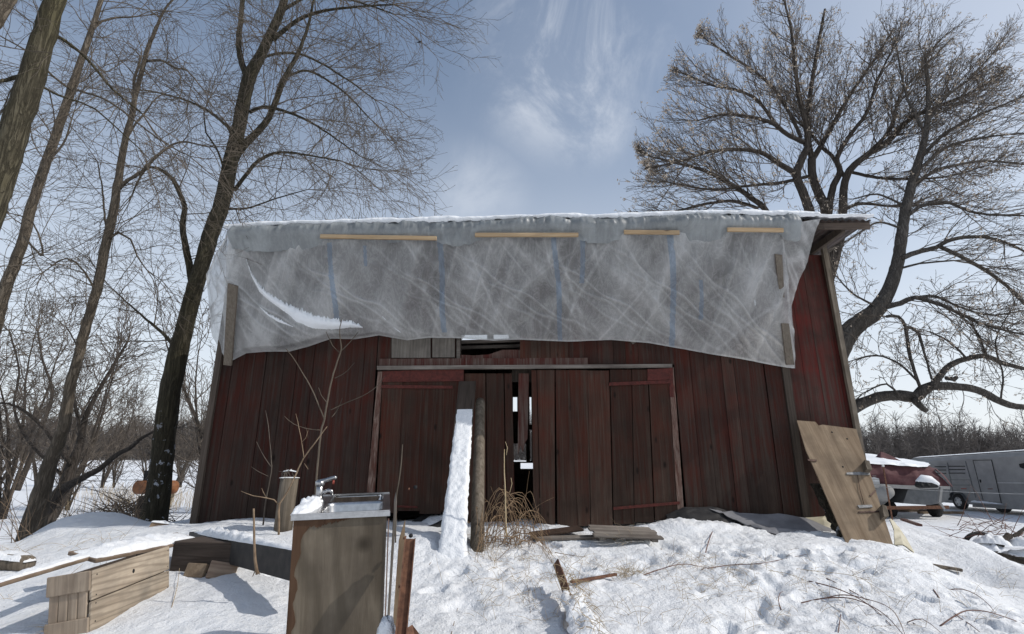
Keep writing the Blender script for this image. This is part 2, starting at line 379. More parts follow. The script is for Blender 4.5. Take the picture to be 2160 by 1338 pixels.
M['orange_steel'] = simple('orange_steel', (.17, .065, .028), (.30, .13, .05), 7, .6, 0, .2)
M['dry_grass'] = simple('dry_grass', (.34, .25, .14), (.56, .44, .28), 14, .8, 0, 0)
M['vine'] = simple('dry_vine', (.17, .105, .06), (.36, .25, .15), 11, .8, 0, 0)
M['cane'] = simple('red_cane', (.10, .045, .035), (.20, .11, .08), 9, .6, 0, 0)
M['weed'] = simple('weed_stalk', (.16, .11, .07), (.33, .24, .16), 9, .8, 0, 0)
M['seed'] = simple('seed_keys', (.34, .26, .19), (.66, .57, .46), 9, .7, 0, 0)
M['feather'] = simple('bird_feather', (.012, .012, .016), (.03, .03, .035), 30, .6, 0, .1)
M['cord'] = simple('wire', (.35, .36, .36), (.5, .5, .5), 9, .5, .5, 0)
def bark(name, c1, c2, c3, sc=7.0, mossy=None, snowy=False):
    m = Mat(name, .92, .15)
    v = m.map((sc, sc, sc * .22)); a = m.noise(3.0, v, 6, .65, .8); b = m.noise(1.2, None, 4, .6)
    rdg = m.noise(1.7, m.map((sc * 1.6, sc * 1.6, sc * .13)), 5, .6, 1.0); fis = m.math('ABSOLUTE', m.math('SUBTRACT', rdg, .5))
    e = m.ramp(fis, [(.0, 0.), (.09, 1.)])
    c = m.mix(m.ramp(a, [(.3, 0.), (.7, 1.)]), c1, c2); c = m.mix(m.ramp(b, [(.42, 0.), (.7, 1.)]), c, c3)
    c = m.mix(m.math('MULTIPLY', m.math('SUBTRACT', 1.0, e), .55), c, tuple(x * .4 for x in c1))
    if snowy:
        s = m.noise(9, None, 4, .6); sp = m.n('ShaderNodeSeparateXYZ'); m.l(m.tc, sp.inputs[0])
        zm = m.n('ShaderNodeMapRange'); zm.inputs[1].default_value = 2.1; zm.inputs[2].default_value = 1.2; m.l(sp.outputs[2], zm.inputs[0])
        c = m.mix(m.math('MULTIPLY', m.ramp(s, [(.62, 0.), (.65, 1.)]), zm.outputs[0]), c, (.55, .57, .62))
    m.col(c); m.bump(m.math('ADD', m.math('MULTIPLY', a, .8), e), .8, .02); return m.m
M['bark_foot'] = bark('bark_foot', (.046, .040, .028), (.105, .092, .066), (.068, .060, .036), snowy=True)
M['bark_ash'] = bark('bark_ash', (.058, .050, .034), (.13, .115, .08), (.085, .075, .042))
M['bark_low'] = bark('bark_snow_flecked', (.04, .035, .028), (.085, .072, .058), (.06, .05, .035), snowy=True)
M['bark_pale'] = bark('bark_pale', (.105, .086, .066), (.22, .185, .145), (.15, .125, .095))
M['bark_dark'] = bark('bark_dark', (.055, .046, .038), (.12, .10, .085), (.08, .068, .058))
M['bark_grey'] = bark('bark_grey', (.07, .062, .054), (.16, .145, .13), (.11, .098, .085))
M['twig'] = simple('twig', (.075, .060, .044), (.16, .13, .10), 3, .85, 0, 0)
M['twig_dark'] = simple('twig_dark', (.075, .06, .05), (.15, .125, .10), 3, .85, 0, 0)
M['far_tree'] = simple('far_tree', (.105, .092, .085), (.19, .17, .155), .15, .95, 0, 0)
# snow
m = Mat('snow', .55, .35)
na = m.noise(38, None, 5, .65); nb = m.noise(9, None, 5, .6); nc = m.noise(160, None, 2, .5)
m.col(m.mix(m.ramp(nb, [(.3, 0.), (.7, 1.)]), (.80, .82, .85), (.86, .87, .88)))
m.bump(m.math('ADD', m.math('MULTIPLY', nb, 1.0), m.math('ADD', m.math('MULTIPLY', na, .45), m.math('MULTIPLY', nc, .10))), .85, .04)
M['snow'] = m.m
m = Mat('snow_fine', .55, .35); na = m.noise(55, None, 5, .65); nb = m.noise(14, None, 4, .6)
m.col((.83, .845, .865)); m.bump(m.math('ADD', nb, m.math('MULTIPLY', na, .5)), .7, .02); M['snow_fine'] = m.m
# translucent plastic film: crease attribute = real folds where the film is doubled and whiter
def film(name, tint, clear, dens):
    m = Mat(name, .5, .3); nt_ = m.nt; nt_.nodes.remove(m.b)
    cr = m.attr('crease'); v = m.map((1.0, 1.0, 1.0))
    n1 = m.noise(3.2, None, 6, .65, 1.2); n2_ = m.noise(22, None, 4, .6, .5)
    n4 = m.noise(2.6, m.map((2.6, 2.6, .55)), 8, .72, 1.6); n4 = m.ramp(m.math('ABSOLUTE', m.math('SUBTRACT', n4, .5)), [(0.0, 1.), (.045, 0.)])
    k = m.math('ADD', m.math('MULTIPLY', cr, .55), m.math('ADD', m.math('MULTIPLY', n1, .30), m.math('ADD', m.math('MULTIPLY', n2_, .14), m.math('MULTIPLY', n4, .15))))
    op = m.ramp(k, [(.06, dens), (.80, min(1, dens + .62))])
    base = m.mix(m.ramp(k, [(.2, 0.), (.9, 1.)]), tuple(x * .74 for x in tint), tint)
    bp = m.n('ShaderNodeBump'); bp.inputs['Strength'].default_value = .25; bp.inputs['Distance'].default_value = .008
    m.l(m.math('ADD', n1, m.math('ADD', m.math('MULTIPLY', n2_, .25), m.math('MULTIPLY', n4, .5))), bp.inputs['Height'])
    d = m.n('ShaderNodeBsdfDiffuse'); t = m.n('ShaderNodeBsdfTranslucent'); g = m.n('ShaderNodeBsdfGlossy'); g.inputs['Roughness'].default_value = .38
    tr = m.n('ShaderNodeBsdfTransparent')
    for x in (d, t, g): m.l(bp.outputs[0], x.inputs['Normal'])
    m.l(base, d.inputs[0]); m.l(base, t.inputs[0])
    a = m.n('ShaderNodeMixShader'); a.inputs[0].default_value = .42; m.l(d.outputs[0], a.inputs[1]); m.l(t.outputs[0], a.inputs[2])
    b = m.n('ShaderNodeMixShader'); b.inputs[0].default_value = .07; m.l(a.outputs[0], b.inputs[1]); m.l(g.outputs[0], b.inputs[2])
    c = m.n('ShaderNodeMixShader'); m.l(op, c.inputs[0]); m.l(tr.outputs[0], c.inputs[1]); m.l(b.outputs[0], c.inputs[2])
    m.l(c.outputs[0], m.o.inputs[0]); return m.m
M['film'] = film('plastic_film', (.72, .72, .71), True, .27)
M['film_blue'] = film('plastic_film_blue_tape', (.40, .48, .58), True, .48)
M['film_roll'] = film('plastic_film_bunched', (.46, .49, .50), True, .72)
# ================================================================== the ground: one sheet to the horizon
def axis(lo, hi, fine_lo, fine_hi, st, gr=1.09):
    a = list(np.arange(fine_lo, fine_hi, st)); s = st; v = a[-1]
    while v < hi: s *= gr; v += s; a.append(v)
    s = st; v = a[0]; pre = []
    while v > lo: s *= gr; v -= s; pre.append(v)
    return np.array(pre[::-1] + a)
gx = axis(-900, 900, -6.5, 6.5, .03); gy = axis(-60, 1500, 2.9, 8.6, .027, 1.06)
X, Y = np.meshgrid(gx, gy, indexing='ij'); Z = H(X, Y)
# the barn floor: packed earth level with the wall foot
V = np.stack([X.ravel(), Y.ravel(), Z.ravel()], 1); nx, ny = len(gx), len(gy)
I = np.arange((nx - 1) * (ny - 1)); ii = I // (ny - 1); jj = I % (ny - 1); a0 = ii * ny + jj
Fc = np.stack([a0, a0 + ny, a0 + ny + 1, a0 + 1], 1)
me = bpy.data.meshes.new('snowy_ground'); me.vertices.add(len(V)); me.vertices.foreach_set('co', V.ravel())
me.loops.add(Fc.size); me.loops.foreach_set('vertex_index', Fc.ravel()); me.polygons.add(len(Fc))
me.polygons.foreach_set('loop_start', np.arange(0, Fc.size, 4)); me.polygons.foreach_set('loop_total', np.full(len(Fc), 4))
me.update(calc_edges=True); me.polygons.foreach_set('use_smooth', np.ones(len(Fc), bool)); me.materials.append(M['snow'])
go = bpy.data.objects.new('ground', me); scn.collection.objects.link(go); tag(go, kind='structure')

# ================================================================== the barn (local x along the front wall, -y to the camera)
barn = thing('barn', 'weathered dark red board barn with double doors and a sagging flat snowy roof', 'barn', (BL.x, BL.y, 0), BANG)
BM = Matrix.Translation((BL.x, BL.y, 0)) @ Matrix.Rotation(BANG, 4, 'Z'); BMI = BM.inverted()
def wl(px, py, d=0.0):
    """photo pixel -> barn-local point on the plane d metres in front of the wall"""
    o = BMI @ Vector((0, 0, EYE)); dr = BMI.to_3x3() @ ray(px, py); t = (-d - o.y) / dr.y
    return o + dr * t
def wp(px, py, d=0.0): q = wl(px, py, d); return (q.x, q.z)
rnd = random.Random(5)
ROOFD = .86
eave_px = [(485, 489), (560, 484), (620, 480), (700, 479), (800, 477), (980, 474), (1090, 466), (1200, 467), (1350, 465), (1500, 459), (1640, 460), (1740, 466), (1838, 465)]
eave = [wp(x, y, ROOFD) for x, y in eave_px]
def eave_z(x): return float(np.interp(x, [e[0] for e in eave], [e[1] for e in eave]))
# --- front wall boards
xdoorL = wp(803, 780)[0]; xdoorR = wp(1412, 775)[0]; zl = wp(1100, 772)[1]
xdoorLb = wp(780, 1050)[0]; xdoorRb = wp(1436, 1065)[0]
zt_l = wp(700, 742)[1]
wall = MB(); x = 0.02; XEND = wp(1668, 900)[0]
xo0, zo1 = wp(965, 712); xo1, zo0 = wp(1100, 752)
while x < XEND - .03:
    wd = rnd.choice([.14, .17, .19, .2, .23, .25]); x1 = min(x + wd, XEND); tone = rnd.random()
    base = hz(*(BM @ Vector((x, 0, 0))).xy) - .12; top = eave_z(x) - .012
    lean = rnd.uniform(-.01, .01); g = rnd.choice([.002, .002, .003, .007])
    xm = (x + x1) / 2; dd = rnd.uniform(0, .012)
    def bd(z0, z1, tn=tone): wall.slab([(x, z0), (x1 - g, z0), (x1 - g + lean, z1), (x + lean, z1)], -.022 + dd, dd, tn)
    ind = xdoorL - .02 < xm < xdoorR + .02
    if ind:
        if x < xdoorL: pass
        if xo0 < xm < xo1:
            bd(wp(1030, 706)[1], top)
        else: bd(zl, top)
    else: bd(base, top)
    x = x1
wall.build('front_wall', M['siding'], barn)
# --- end boards right of the corner, set back a little, and the corner gaps
rw = MB(); x = XEND + .05
while x < BW - .02:
    wd = rnd.choice([.22, .25, .28]); x1 = min(x + wd, BW); tone = rnd.random() * .6 + .4
    base = hz(*(BM @ Vector((x, 0, 0))).xy) - .1
    rw.slab([(x, base), (x1 - .005, base), (x1 - .005, eave_z(x) - .12), (x, eave_z(x) - .12)], -.10, -.075, tone); x = x1
rw.build('wing_wall', M['wing_siding'], barn)
for cx, wd, d0, d1 in ((0.0, .09, -.03, .055), (XEND - .02, .10, -.12, .04), (BW - .035, .05, -.09, -.02)):
    cp = MB(); b = hz(*(BM @ Vector((cx, 0, 0))).xy) - .1; cp.slab([(cx, b), (cx + wd, b), (cx + wd, eave_z(cx) - .12), (cx, eave_z(cx) - .12)], d0, d1, rnd.random())
    cp.build('corner_board', M['dark_wood'], barn)
et = MB(); b = 1.2
p = [wp(1731, 507, .02), wp(1741, 509, .02), wp(1848, 1085, .02), wp(1838, 1085, .02)]; et.slab(p, -.03, .03, .8)
et.build('edge_trim', M['post_wood'], barn)
# --- side and back walls
DEP = 5.2
for sx_ in (.02, BW - .045):
    y = .12; sw = MB()
    while y < DEP:
        tone = rnd.random(); wd = rnd.choice([.2, .23, .26]); b = hz(*(BM @ Vector((sx_, y, 0))).xy) - .15
        sw.box((sx_ + .012, y + wd / 2, (b + eave_z(sx_)) / 2 - .06), (.024, wd - .006, eave_z(sx_) - .12 - b), tone); y += wd
    sw.build('side_wall', M['siding'], barn)
bw_ = MB()
# openings in the back wall: (x0,x1,z0,z1) seen through the gaps of the front
def bk(px, py): q = wl(px, py, -DEP); return q.x, q.z
ops = []
for (ax, ay, bx, by) in ((1082, 838, 1091, 868), (1083, 936, 1110, 974), (1098, 977, 1125, 990), (1117, 838, 1122, 972)):
    x0, z1 = bk(ax, ay); x1, z0 = bk(bx, by); ops.append((x0, x1, z0, z1))
xs = sorted(set([.05, BW - .05] + [o[0] for o in ops] + [o[1] for o in ops] + list(np.arange(.3, BW, .24))))
for a, b in zip(xs[:-1], xs[1:]):
    if b - a < .003: continue
    segs = [(1.0, min(eave_z(a) + .10, bk(1000, 722)[1] if bk(962, 720)[0] < a < bk(1062, 720)[0] else 99))]
    for o in ops:
        if o[0] - 1e-4 <= a and b <= o[1] + 1e-4:
            ns = []
            for s0, s1 in segs:
                if o[3] <= s0 or o[2] >= s1: ns.append((s0, s1)); continue
                if o[2] > s0: ns.append((s0, o[2]))
                if o[3] < s1: ns.append((o[3], s1))
            segs = ns
    for s0, s1 in segs: bw_.slab([(a, s0), (b, s0), (b, s1), (a, s1)], -DEP - .02, -DEP, rnd.random())
bw_.build('back_wall', M['dark_wood'], barn)
fr = MB()
for k in range(6): cx = .6 + k * 1.6; fr.beam((cx, DEP - .12, 1.1), (cx, DEP - .12, 5.0), .09, .12, rnd.random(), (0, 1, 0))
for zz in (1.9, 2.9, 3.9): fr.beam((.1, DEP - .2, zz), (BW - .1, DEP - .2, zz), .05, .12, rnd.random())
for xx in (1.2, 3.9, 6.6): fr.beam((xx, 2.6, 1.1), (xx, 2.6, 5.0), .12, .12, rnd.random(), (0, 1, 0))
fr.build('interior_frame', M['dark_wood'], barn)
fl = MB(); fl.grid([(x_, y_, hz(*(BM @ Vector((x_, y_, 0))).xy) + .03) for x_ in np.linspace(.05, BW - .05, 30) for y_ in np.linspace(.35, DEP, 20)], 30, 20)
fl.build('earth_floor', M['dark_wood'], barn)
# --- loft strip above the doors
lf = MB()
def pxq(mb, q, d0, d1, tone=.5, dp=None): mb.slab([wp(x_, y_, dp if dp is not None else d1) for x_, y_ in q], d0, d1, tone)
pxq(lf, [(826, 700), (908, 703), (908, 755), (826, 755)], .02, .045, .35); pxq(lf, [(912, 703), (959, 705), (959, 754), (912, 754)], .02, .045, .5)
lf.build('loft_shutter', M['grey_wood'], barn)
lf = MB(); pxq(lf, [(1108, 706), (1160, 706), (1160, 757), (1108, 757)], .02, .045, .5); pxq(lf, [(1161, 706), (1198, 706), (1198, 757), (1161, 757)], .02, .043, .7); pxq(lf, [(1097, 706), (1108, 706), (1108, 757), (1097, 757)], .02, .05, .9)
lf.build('loft_shutter', M['door_wood'], barn)
hd = MB(); pxq(hd, [(800, 757), (1240, 755), (1240, 772), (800, 774)], .02, .05, .3)
# sagging broken header under the loft hole
pl = [(965, 748), (1000, 750), (1030, 748), (1060, 738), (1097, 738), (1097, 760), (965, 760)]
hd.slab([wp(a, b, .0) for a, b in pl], -.04, -.005, .5)
hd.build('header_board', M['red_trim'], barn)
br_ = MB(); 
pxq(br_, [(963, 700), (970, 700), (970, 757), (963, 757)], -.1, .03, .2)
br_.beam(wl(966, 722, -.3), wl(1100, 718, -.3), .05, .05, .8); br_.beam(wl(966, 734, -.5), wl(1100, 730, -.5), .05, .05, .5)
br_.build('loft_rail', M['grey_wood_x'], barn)
# --- door casing
cs = MB(); pxq(cs, [(795, 772), (1418, 768), (1418, 775), (795, 780)], .02, .085, .6)
cs.build('lintel', M['grey_wood_x'], barn)
cs = MB(); pxq(cs, [(797, 784), (806, 784), (788, 1060), (772, 1060)], .015, .06, .5); cs.build('door_casing', M['flaky_trim'], barn)
cs = MB(); pxq(cs, [(1410, 776), (1421, 775), (1443, 1082), (1430, 1082)], .015, .06, .5)
cs.build('door_casing', M['flaky_trim'], barn)
# --- doors
def door(specs, d0, d1, hinges, label=None, latch=None):
    mb = MB()
    for (xt0, xt1, xb0, xb1, yt, yb) in specs: pxq(mb, [(xt0, yt), (xt1 - .35, yt), (xb1 - .35, yb), (xb0, yb)], d0, d1 + rnd.uniform(-.006, .006), rnd.random(), d1)
    o = mb.build('door', M['door_wood'], barn)
    if label: o['label'] = label
    for q in hinges:
        h = MB(); pxq(h, q, d1 + .005, d1 + .022, .5); h.build('strap_hinge', M['red_hinge'], o)
    return o
door([(808, 850, 793, 838, 787, 1082), (850, 893, 838, 885, 786, 1078), (893, 935, 885, 930, 786, 1084), (935, 978, 930, 975, 785, 1080)], .0, .03,
     [[(806, 783), (978, 779), (978, 804), (806, 806)], [(803, 812), (955, 814), (955, 820), (803, 819)], [(830, 1066), (880, 1068), (880, 1072), (830, 1070)]])
door([(980, 1024, 978, 1026, 788, 1110), (1026, 1062, 1028, 1068, 788, 1112), (1064, 1080, 1070, 1087, 788, 1108)], -.03, -.005, [])
door([(1121, 1132, 1126, 1140, 781, 1112), (1133, 1170, 1141, 1171, 781, 1114), (1172, 1200, 1176, 1220, 781, 1112), (1200, 1240, 1220, 1246, 781, 1110), (1240, 1285, 1247, 1293, 782, 1111),
      (1287, 1332, 1295, 1338, 780, 1106), (1333, 1366, 1339, 1380, 780, 1102), (1368, 1410, 1382, 1432, 780, 1098)], .01, .045,
     [[(1285, 807), (1412, 802), (1412, 809), (1285, 814)], [(1294, 1070), (1434, 1058), (1434, 1064), (1294, 1076)], [(1366, 779), (1411, 777), (1411, 801), (1366, 803)], [(1411, 776), (1419, 776), (1421, 838), (1413, 838)]],
     'right door leaf of upright brown-red boards')
hb = MB(); 
q = [wp(a, b, -.06) for a, b in [(1094, 788), (1116, 788), (1113, 925), (1107, 935), (1103, 955), (1098, 940), (1094, 955), (1092, 960)]]
hb.slab(q, -.085, -.06, .6); hb.build('hanging_board', M['red_trim'], barn)
dk = MB(); pxq(dk, [(1080, 776), (1122, 776), (1122, 806), (1080, 806)], -.14, -.11, .1, -.11); dk.build('inner_board', M['dark_wood'], barn)
for (xa, ya, xb_, yb_) in ((1060, 700, 1240, 590), (1180, 640, 1430, 500), (1330, 720, 1640, 520), (760, 560, 700, 700)):
    sb = MB(); sb.beam(wl(xa, ya, .03), wl(xb_, yb_, .03), .11, .022, .6, (0, 1, 0)); sb.build('brace', M['grey_wood'], barn)
# --- roof: corrugated sheets over purlins, nearly level
def skewx(x_, y_):
    k = min(1, max(0, (y_ + ROOFD) / ROOFD)); return x_ - .38 * k * max(0, 1 - (x_ - eave[0][0]) / 2.0)
rf = MB(); nu = 420; P = []
xs_ = np.linspace(eave[0][0] - .02, eave[-1][0], nu)
for i, x_ in enumerate(xs_):
    for y_ in (-ROOFD, -.4, 0, .8, 2.2, DEP + .3):
        P.append((skewx(x_, y_), y_, eave_z(x_) + .03 * (y_ + ROOFD) + .011 * math.cos(x_ * 2 * math.pi / .09)))
rf.grid(P, nu, 6); P2 = [(a, b, c + .004) for a, b, c in P]; rf.grid(P2, nu, 6)
roof = rf.build('roof', M['roof_metal'], barn)
fa = MB(); 
for k in range(len(eave) - 1):
    a, b = eave[k], eave[k + 1]; fa.beam((a[0], -ROOFD + .06, a[1] - .055), (b[0], -ROOFD + .06, b[1] - .055), .04, .09, rnd.random(), (0, 0, 1))
fa.build('fascia', M['dark_wood_x'], barn)
rt = MB()
for k in range(13):
    cx = .42 + k * (BW - .62) / 12; rt.beam((cx, -ROOFD + .1, eave_z(cx) - .075), (cx, DEP, eave_z(cx) + .11), .05, .1, rnd.random())
rt.build('rafter', M['dark_wood'], barn)
# snow on the roof, ragged along the eave
sn = MB(); P = []; nu = 500; xs_ = np.linspace(eave[0][0] - .03, eave[-1][0] - .02, nu); prof = [(-.07, .1), (-.11, .45), (-.09, .9), (-.02, 1.1), (.15, 1.05), (.6, 1.1), (2, 1.15), (DEP + 1.1, 1.1)]
for i, x_ in enumerate(xs_):
    n1 = float(fbm(np.array([x_ * 2.3]), np.array([1.7]), 60, 4)[0]); n2v = float(fbm(np.array([x_ * 11]), np.array([4.7]), 61, 3)[0])
    hgt = max(.012, .062 + .05 * n1 + .018 * n2v)
    if x_ > eave[-2][0] - .1: hgt *= .55
    sag = .025 * (n2v + .3)
    for dy, hh in prof:
        P.append((skewx(x_, -ROOFD + dy), -ROOFD + dy + .03 * n2v * (dy < .1), eave_z(x_) + .03 * max(dy, 0) + .012 + hgt * hh - (max(0, sag) if dy < .04 and hh < .8 else 0)))
sn.grid(P, nu, len(prof)); sn.build('roof_snow', M['snow_fine'], roof)

# ================================================================== plastic sheet hung from the eave
tarp = thing('plastic_sheet', 'grey translucent plastic sheet with blue stripes hung across the barn front from the eave', 'plastic sheet', (BL.x, BL.y, 0), BANG)
topL = [(487, 492, .93), (620, 487, .93), (800, 485, .93), (980, 483, .93), (1090, 478, .93), (1350, 474, .93), (1500, 468, .93), (1640, 467, .93), (1733, 461, .95)]
botL = [(478, 768, .10), (500, 757, .13), (520, 746, .16), (560, 743, .2), (610, 742, .22), (650, 732, .25), (700, 715, .26), (750, 716, .24), (800, 708, .3), (860, 719, .26), (905, 713, .25), (970, 714, .22), (1040, 719, .22), (1100, 717, .24), (1200, 721, .22), (1290, 718, .2),
        (1370, 724, .2), (1430, 735, .18), (1500, 748, .15), (1560, 757, .13), (1610, 767, .11), (1660, 776, .10), (1676, 777, .10)]
def interp_edge(E, key):
    pts = [wl(a, b, d) for a, b, d in E]; L = [0]
    for i in range(1, len(pts)): L.append(pts[i].x)
    xs = [p.x for p in pts]
    return lambda x_: (float(np.interp(x_, xs, [p.z for p in pts])), float(np.interp(x_, xs, [-p.y for p in pts])))
tps = [wl(a, b, d) for a, b, d in topL]; bps = [wl(a, b, d) for a, b, d in botL]
xt0, xt1 = tps[0].x, wl(1650, 467, .93).x; xb0, xb1 = bps[0].x, bps[-1].x
fT = interp_edge(topL, 0); fB = interp_edge(botL, 0)
NU, NV = 760, 170
U, Vv = np.meshgrid(np.linspace(0, 1, NU), np.linspace(0, 1, NV), indexing='ij')
XT = xt0 + (xt1 - xt0) * U; XB = xb0 + (xb1 - xb0) * U
zt = np.interp(XT, [p.x for p in tps], [p.z for p in tps]); dt = np.interp(XT, [p.x for p in tps], [-p.y for p in tps])
zb = np.interp(XB, [p.x for p in bps], [p.z for p in bps]); db_ = np.interp(XB, [p.x for p in bps], [-p.y for p in bps])
TX = XT + (XB - XT) * Vv; TZ = zt + (zb - zt) * Vv; TD = dt + (db_ - dt) * Vv ** .9
def ridge(n): return np.clip(1 - np.abs(n) * 3.2, 0, 1) ** 2
fa1 = ridge(fbm(TX * .75 + TZ * .85, TX * .10 - TZ * .12 + 3, 71, 3)); fa2 = ridge(fbm(TX * .85 - TZ * .75, TX * .12 + TZ * .1 + 9, 77, 3))
fa3 = ridge(fbm(TX * 1.9 + .5 * np.sin(TZ * 2), TZ * .22, 81, 3)); fa4 = ridge(fbm(TX * 2.6 + TZ * 2.1, TX * .5 - TZ * .6, 85, 2))
# swags: catenary creases falling from the battens to the right
sw_ = np.zeros_like(TX)
for (xc, sc_, r0) in ((-.1, 1.9, .0), (1.1, 2.2, .0), (2.3, 2.3, .1), (3.4, 2.4, .2), (4.6, 2.3, .0), (5.6, 2.4, .1), (6.5, 2.1, .2)):
    cx = (TX - xc) / sc_; curve = 1 - np.clip(cx, 0, 1.3) ** .75
    dist = (1 - Vv) - curve
    for off in (0, .13, .3): 
        amp = np.clip(1 - np.abs(cx - .55) / .62, 0, 1)
        sw_ = np.maximum(sw_, np.exp(-((dist + off * .55 + .02 * np.sin(TX * 9 + off * 20)) / .014) ** 2) * amp * (1 - off * 1.6))
rq = random.Random(12); packs = np.zeros_like(TX)
for _ in range(44):
    cx_ = rq.uniform(.2, 8.4); cz_ = rq.uniform(3.3, 5.0); an = rq.choice((rq.uniform(.45, 1.25), rq.uniform(-1.25, -.45), rq.uniform(-1.2, -.6))); ln = rq.uniform(.25, 1.0); bend = rq.uniform(-.18, .18)
    a_ = (TX - cx_) * math.cos(an) + (TZ - cz_) * math.sin(an); b_ = -(TX - cx_) * math.sin(an) + (TZ - cz_) * math.cos(an) - bend * a_ * a_
    packs = np.maximum(packs, np.exp(-(b_ / rq.uniform(.008, .026)) ** 2) * np.clip(1 - np.abs(a_) / ln, 0, 1) ** .5 * rq.uniform(.2, .75))
drap = ridge(fbm(TX * 1.15 + .35 * TZ + .25 * np.sin(TZ * 1.7), TZ * .12, 190, 2)) ; drap2 = ridge(fbm(TX * 2.3 - .8 * TZ, TZ * .15 + TX * .1, 195, 2))
big = fbm(TX * .9 + TZ * .3, TZ * .7, 90, 3)
env_ = np.sin(np.pi * np.clip(Vv * .92 + .06, 0, 1)) ** .5
TD = TD + (.05 * big + .016 * fa1 + .014 * fa2 + .02 * fa3 * (1 - .5 * Vv) + .006 * fa4 + .030 * sw_ + .016 * packs + .055 * drap + .03 * drap2) * env_ + .10 * np.sin(np.pi * Vv) * (.7 + .4 * big)
# pouch at the lower left where snow has gathered
pouch = np.exp(-((TX - 1.35) / 1.1) ** 2) * sstep(.45, .95, Vv) * (1 - sstep(.97, 1.0, Vv))
TD = TD + .16 * pouch
crease = np.clip(.50 * sw_ + .60 * packs + .30 * drap + .30 * drap2 + .35 * fa1 * .8 + .30 * fa2 + .22 * fa3 + .12 * fa4 + .25 * np.clip(fbm(TX * 1.3, TZ * 1.1, 140, 4), 0, 1), 0, 1)
crease = np.maximum(crease, .85 * sstep(.975, .995, Vv))
stripes = [(697, 700, 712, 690), (927, 500, 930, 700), (1167, 505, 1180, 712), (1228, 505, 1226, 600), (1412, 500, 1428, 728)]
me = bpy.data.meshes.new('sheet'); V = np.stack([TX.ravel(), -TD.ravel(), TZ.ravel()], 1)
I = np.arange((NU - 1) * (NV - 1)); ii = I // (NV - 1); jj = I % (NV - 1); a0 = ii * NV + jj; Fc = np.stack([a0, a0 + NV, a0 + NV + 1, a0 + 1], 1)
me.from_pydata(V.tolist(), [], Fc.tolist()); me.materials.append(M['film']); me.materials.append(M['film_blue'])
at_ = me.attributes.new('crease', 'FLOAT', 'POINT'); at_.data.foreach_set('value', crease.ravel().astype(np.float32))
me.polygons.foreach_set('use_smooth', np.ones(len(Fc), bool))
mi = np.zeros(len(Fc), np.int32); fx = TX[:-1, :-1].ravel(); fz = TZ[:-1, :-1].ravel(); fv = Vv[:-1, :-1].ravel()
for (pxa, wdt, v0, v1, sl) in ((697, .055, .12, .84, .03), (927, .06, .06, .95, .01), (1167, .055, .10, .99, .05), (1228, .05, .10, .5, -.01), (1412, .06, .10, .99, .05), (770, .03, .15, .35, .0), (1470, .04, .45, .75, .05)):
    xc = wl(pxa, 520, .85).x; wob = .012 * np.sin(fz * 5 + pxa)
    mi[(np.abs(fx - xc - sl * fv * 2 - wob) < wdt / 2 + .008) & (fv > v0) & (fv < v1)] = 1
me.polygons.foreach_set('material_index', mi); me.update()
so_ = bpy.data.objects.new('sheet', me); scn.collection.objects.link(so_); so_.parent = tarp
def film_patch(name, rows, mat, amp=.02, seed=0, nsub=8, parent=tarp, cr=.3):
    """rows: list of polylines (barn-local Vectors), equal counts; densified and crumpled"""
    A = np.array([[tuple(p) for p in r] for r in rows]); nr, nc = A.shape[:2]
    ru = np.linspace(0, nr - 1, (nr - 1) * nsub + 1); cu = np.linspace(0, nc - 1, (nc - 1) * nsub + 1)
    B = np.stack([[np.interp(ru, range(nr), A[:, j, k]) for j in range(nc)] for k in range(3)], -1)  # nc, ru, 3
    C_ = np.stack([[np.interp(cu, range(nc), B[:, i, k]) for i in range(len(ru))] for k in range(3)], -1)  # ru, cu, 3
    n = fbm(C_[..., 0] * 3 + C_[..., 2] * 2, C_[..., 2] * 1.5 - C_[..., 0], seed, 4); n2 = ridge(fbm(C_[..., 0] * 4 + C_[..., 2] * 3, C_[..., 2] - C_[..., 0], seed + 9, 3))
    C_[..., 1] -= (n * amp + n2 * amp * .7)
    a, b = C_.shape[:2]; mb = MB(); mb.grid(C_.reshape(-1, 3).tolist(), a, b); o = mb.build(name, mat, parent)
    at_ = o.data.attributes.new('crease', 'FLOAT', 'POINT'); at_.data.foreach_set('value', np.clip(n2 * .8 + cr, 0, 1).ravel().astype(np.float32)); return o
# flap at the right end and the loose wing round the left corner
film_patch('corner_flap', [[wl(1648, 470, .93), wl(1690, 468, .94), wl(1732, 461, .95)], [wl(1650, 500, .86), wl(1685, 500, .86), wl(1720, 490, .9)], [wl(1652, 560, .6), wl(1678, 555, .62), wl(1704, 552, .66)],
    [wl(1658, 610, .36), wl(1668, 608, .38), wl(1682, 598, .40)], [wl(1662, 650, .22), wl(1665, 648, .22), wl(1669, 645, .22)], [wl(1665, 700, .16), wl(1668, 700, .16), wl(1674, 700, .16)], [wl(1670, 777, .1), wl(1673, 777, .1), wl(1678, 777, .1)]], M['film'], .03, 201, 12)
film_patch('corner_wing', [[wl(490, 488, .93), wl(500, 490, .93), wl(488, 489, .2), wl(476, 500, -.8)], [wl(500, 520, .88), wl(475, 520, .6), wl(462, 530, .1), wl(455, 540, -.7)], [wl(490, 580, .7), wl(462, 580, .45), wl(445, 580, .1), wl(437, 580, -.5)],
    [wl(488, 640, .45), wl(470, 640, .3), wl(450, 640, .1), wl(440, 640, -.3)], [wl(484, 700, .3), wl(470, 700, .2), wl(455, 705, .1), wl(447, 710, -.15)], [wl(481, 768, .12), wl(479, 765, .1), wl(474, 755, .08), wl(470, 745, .02)]], M['film'], .05, 231, 12)
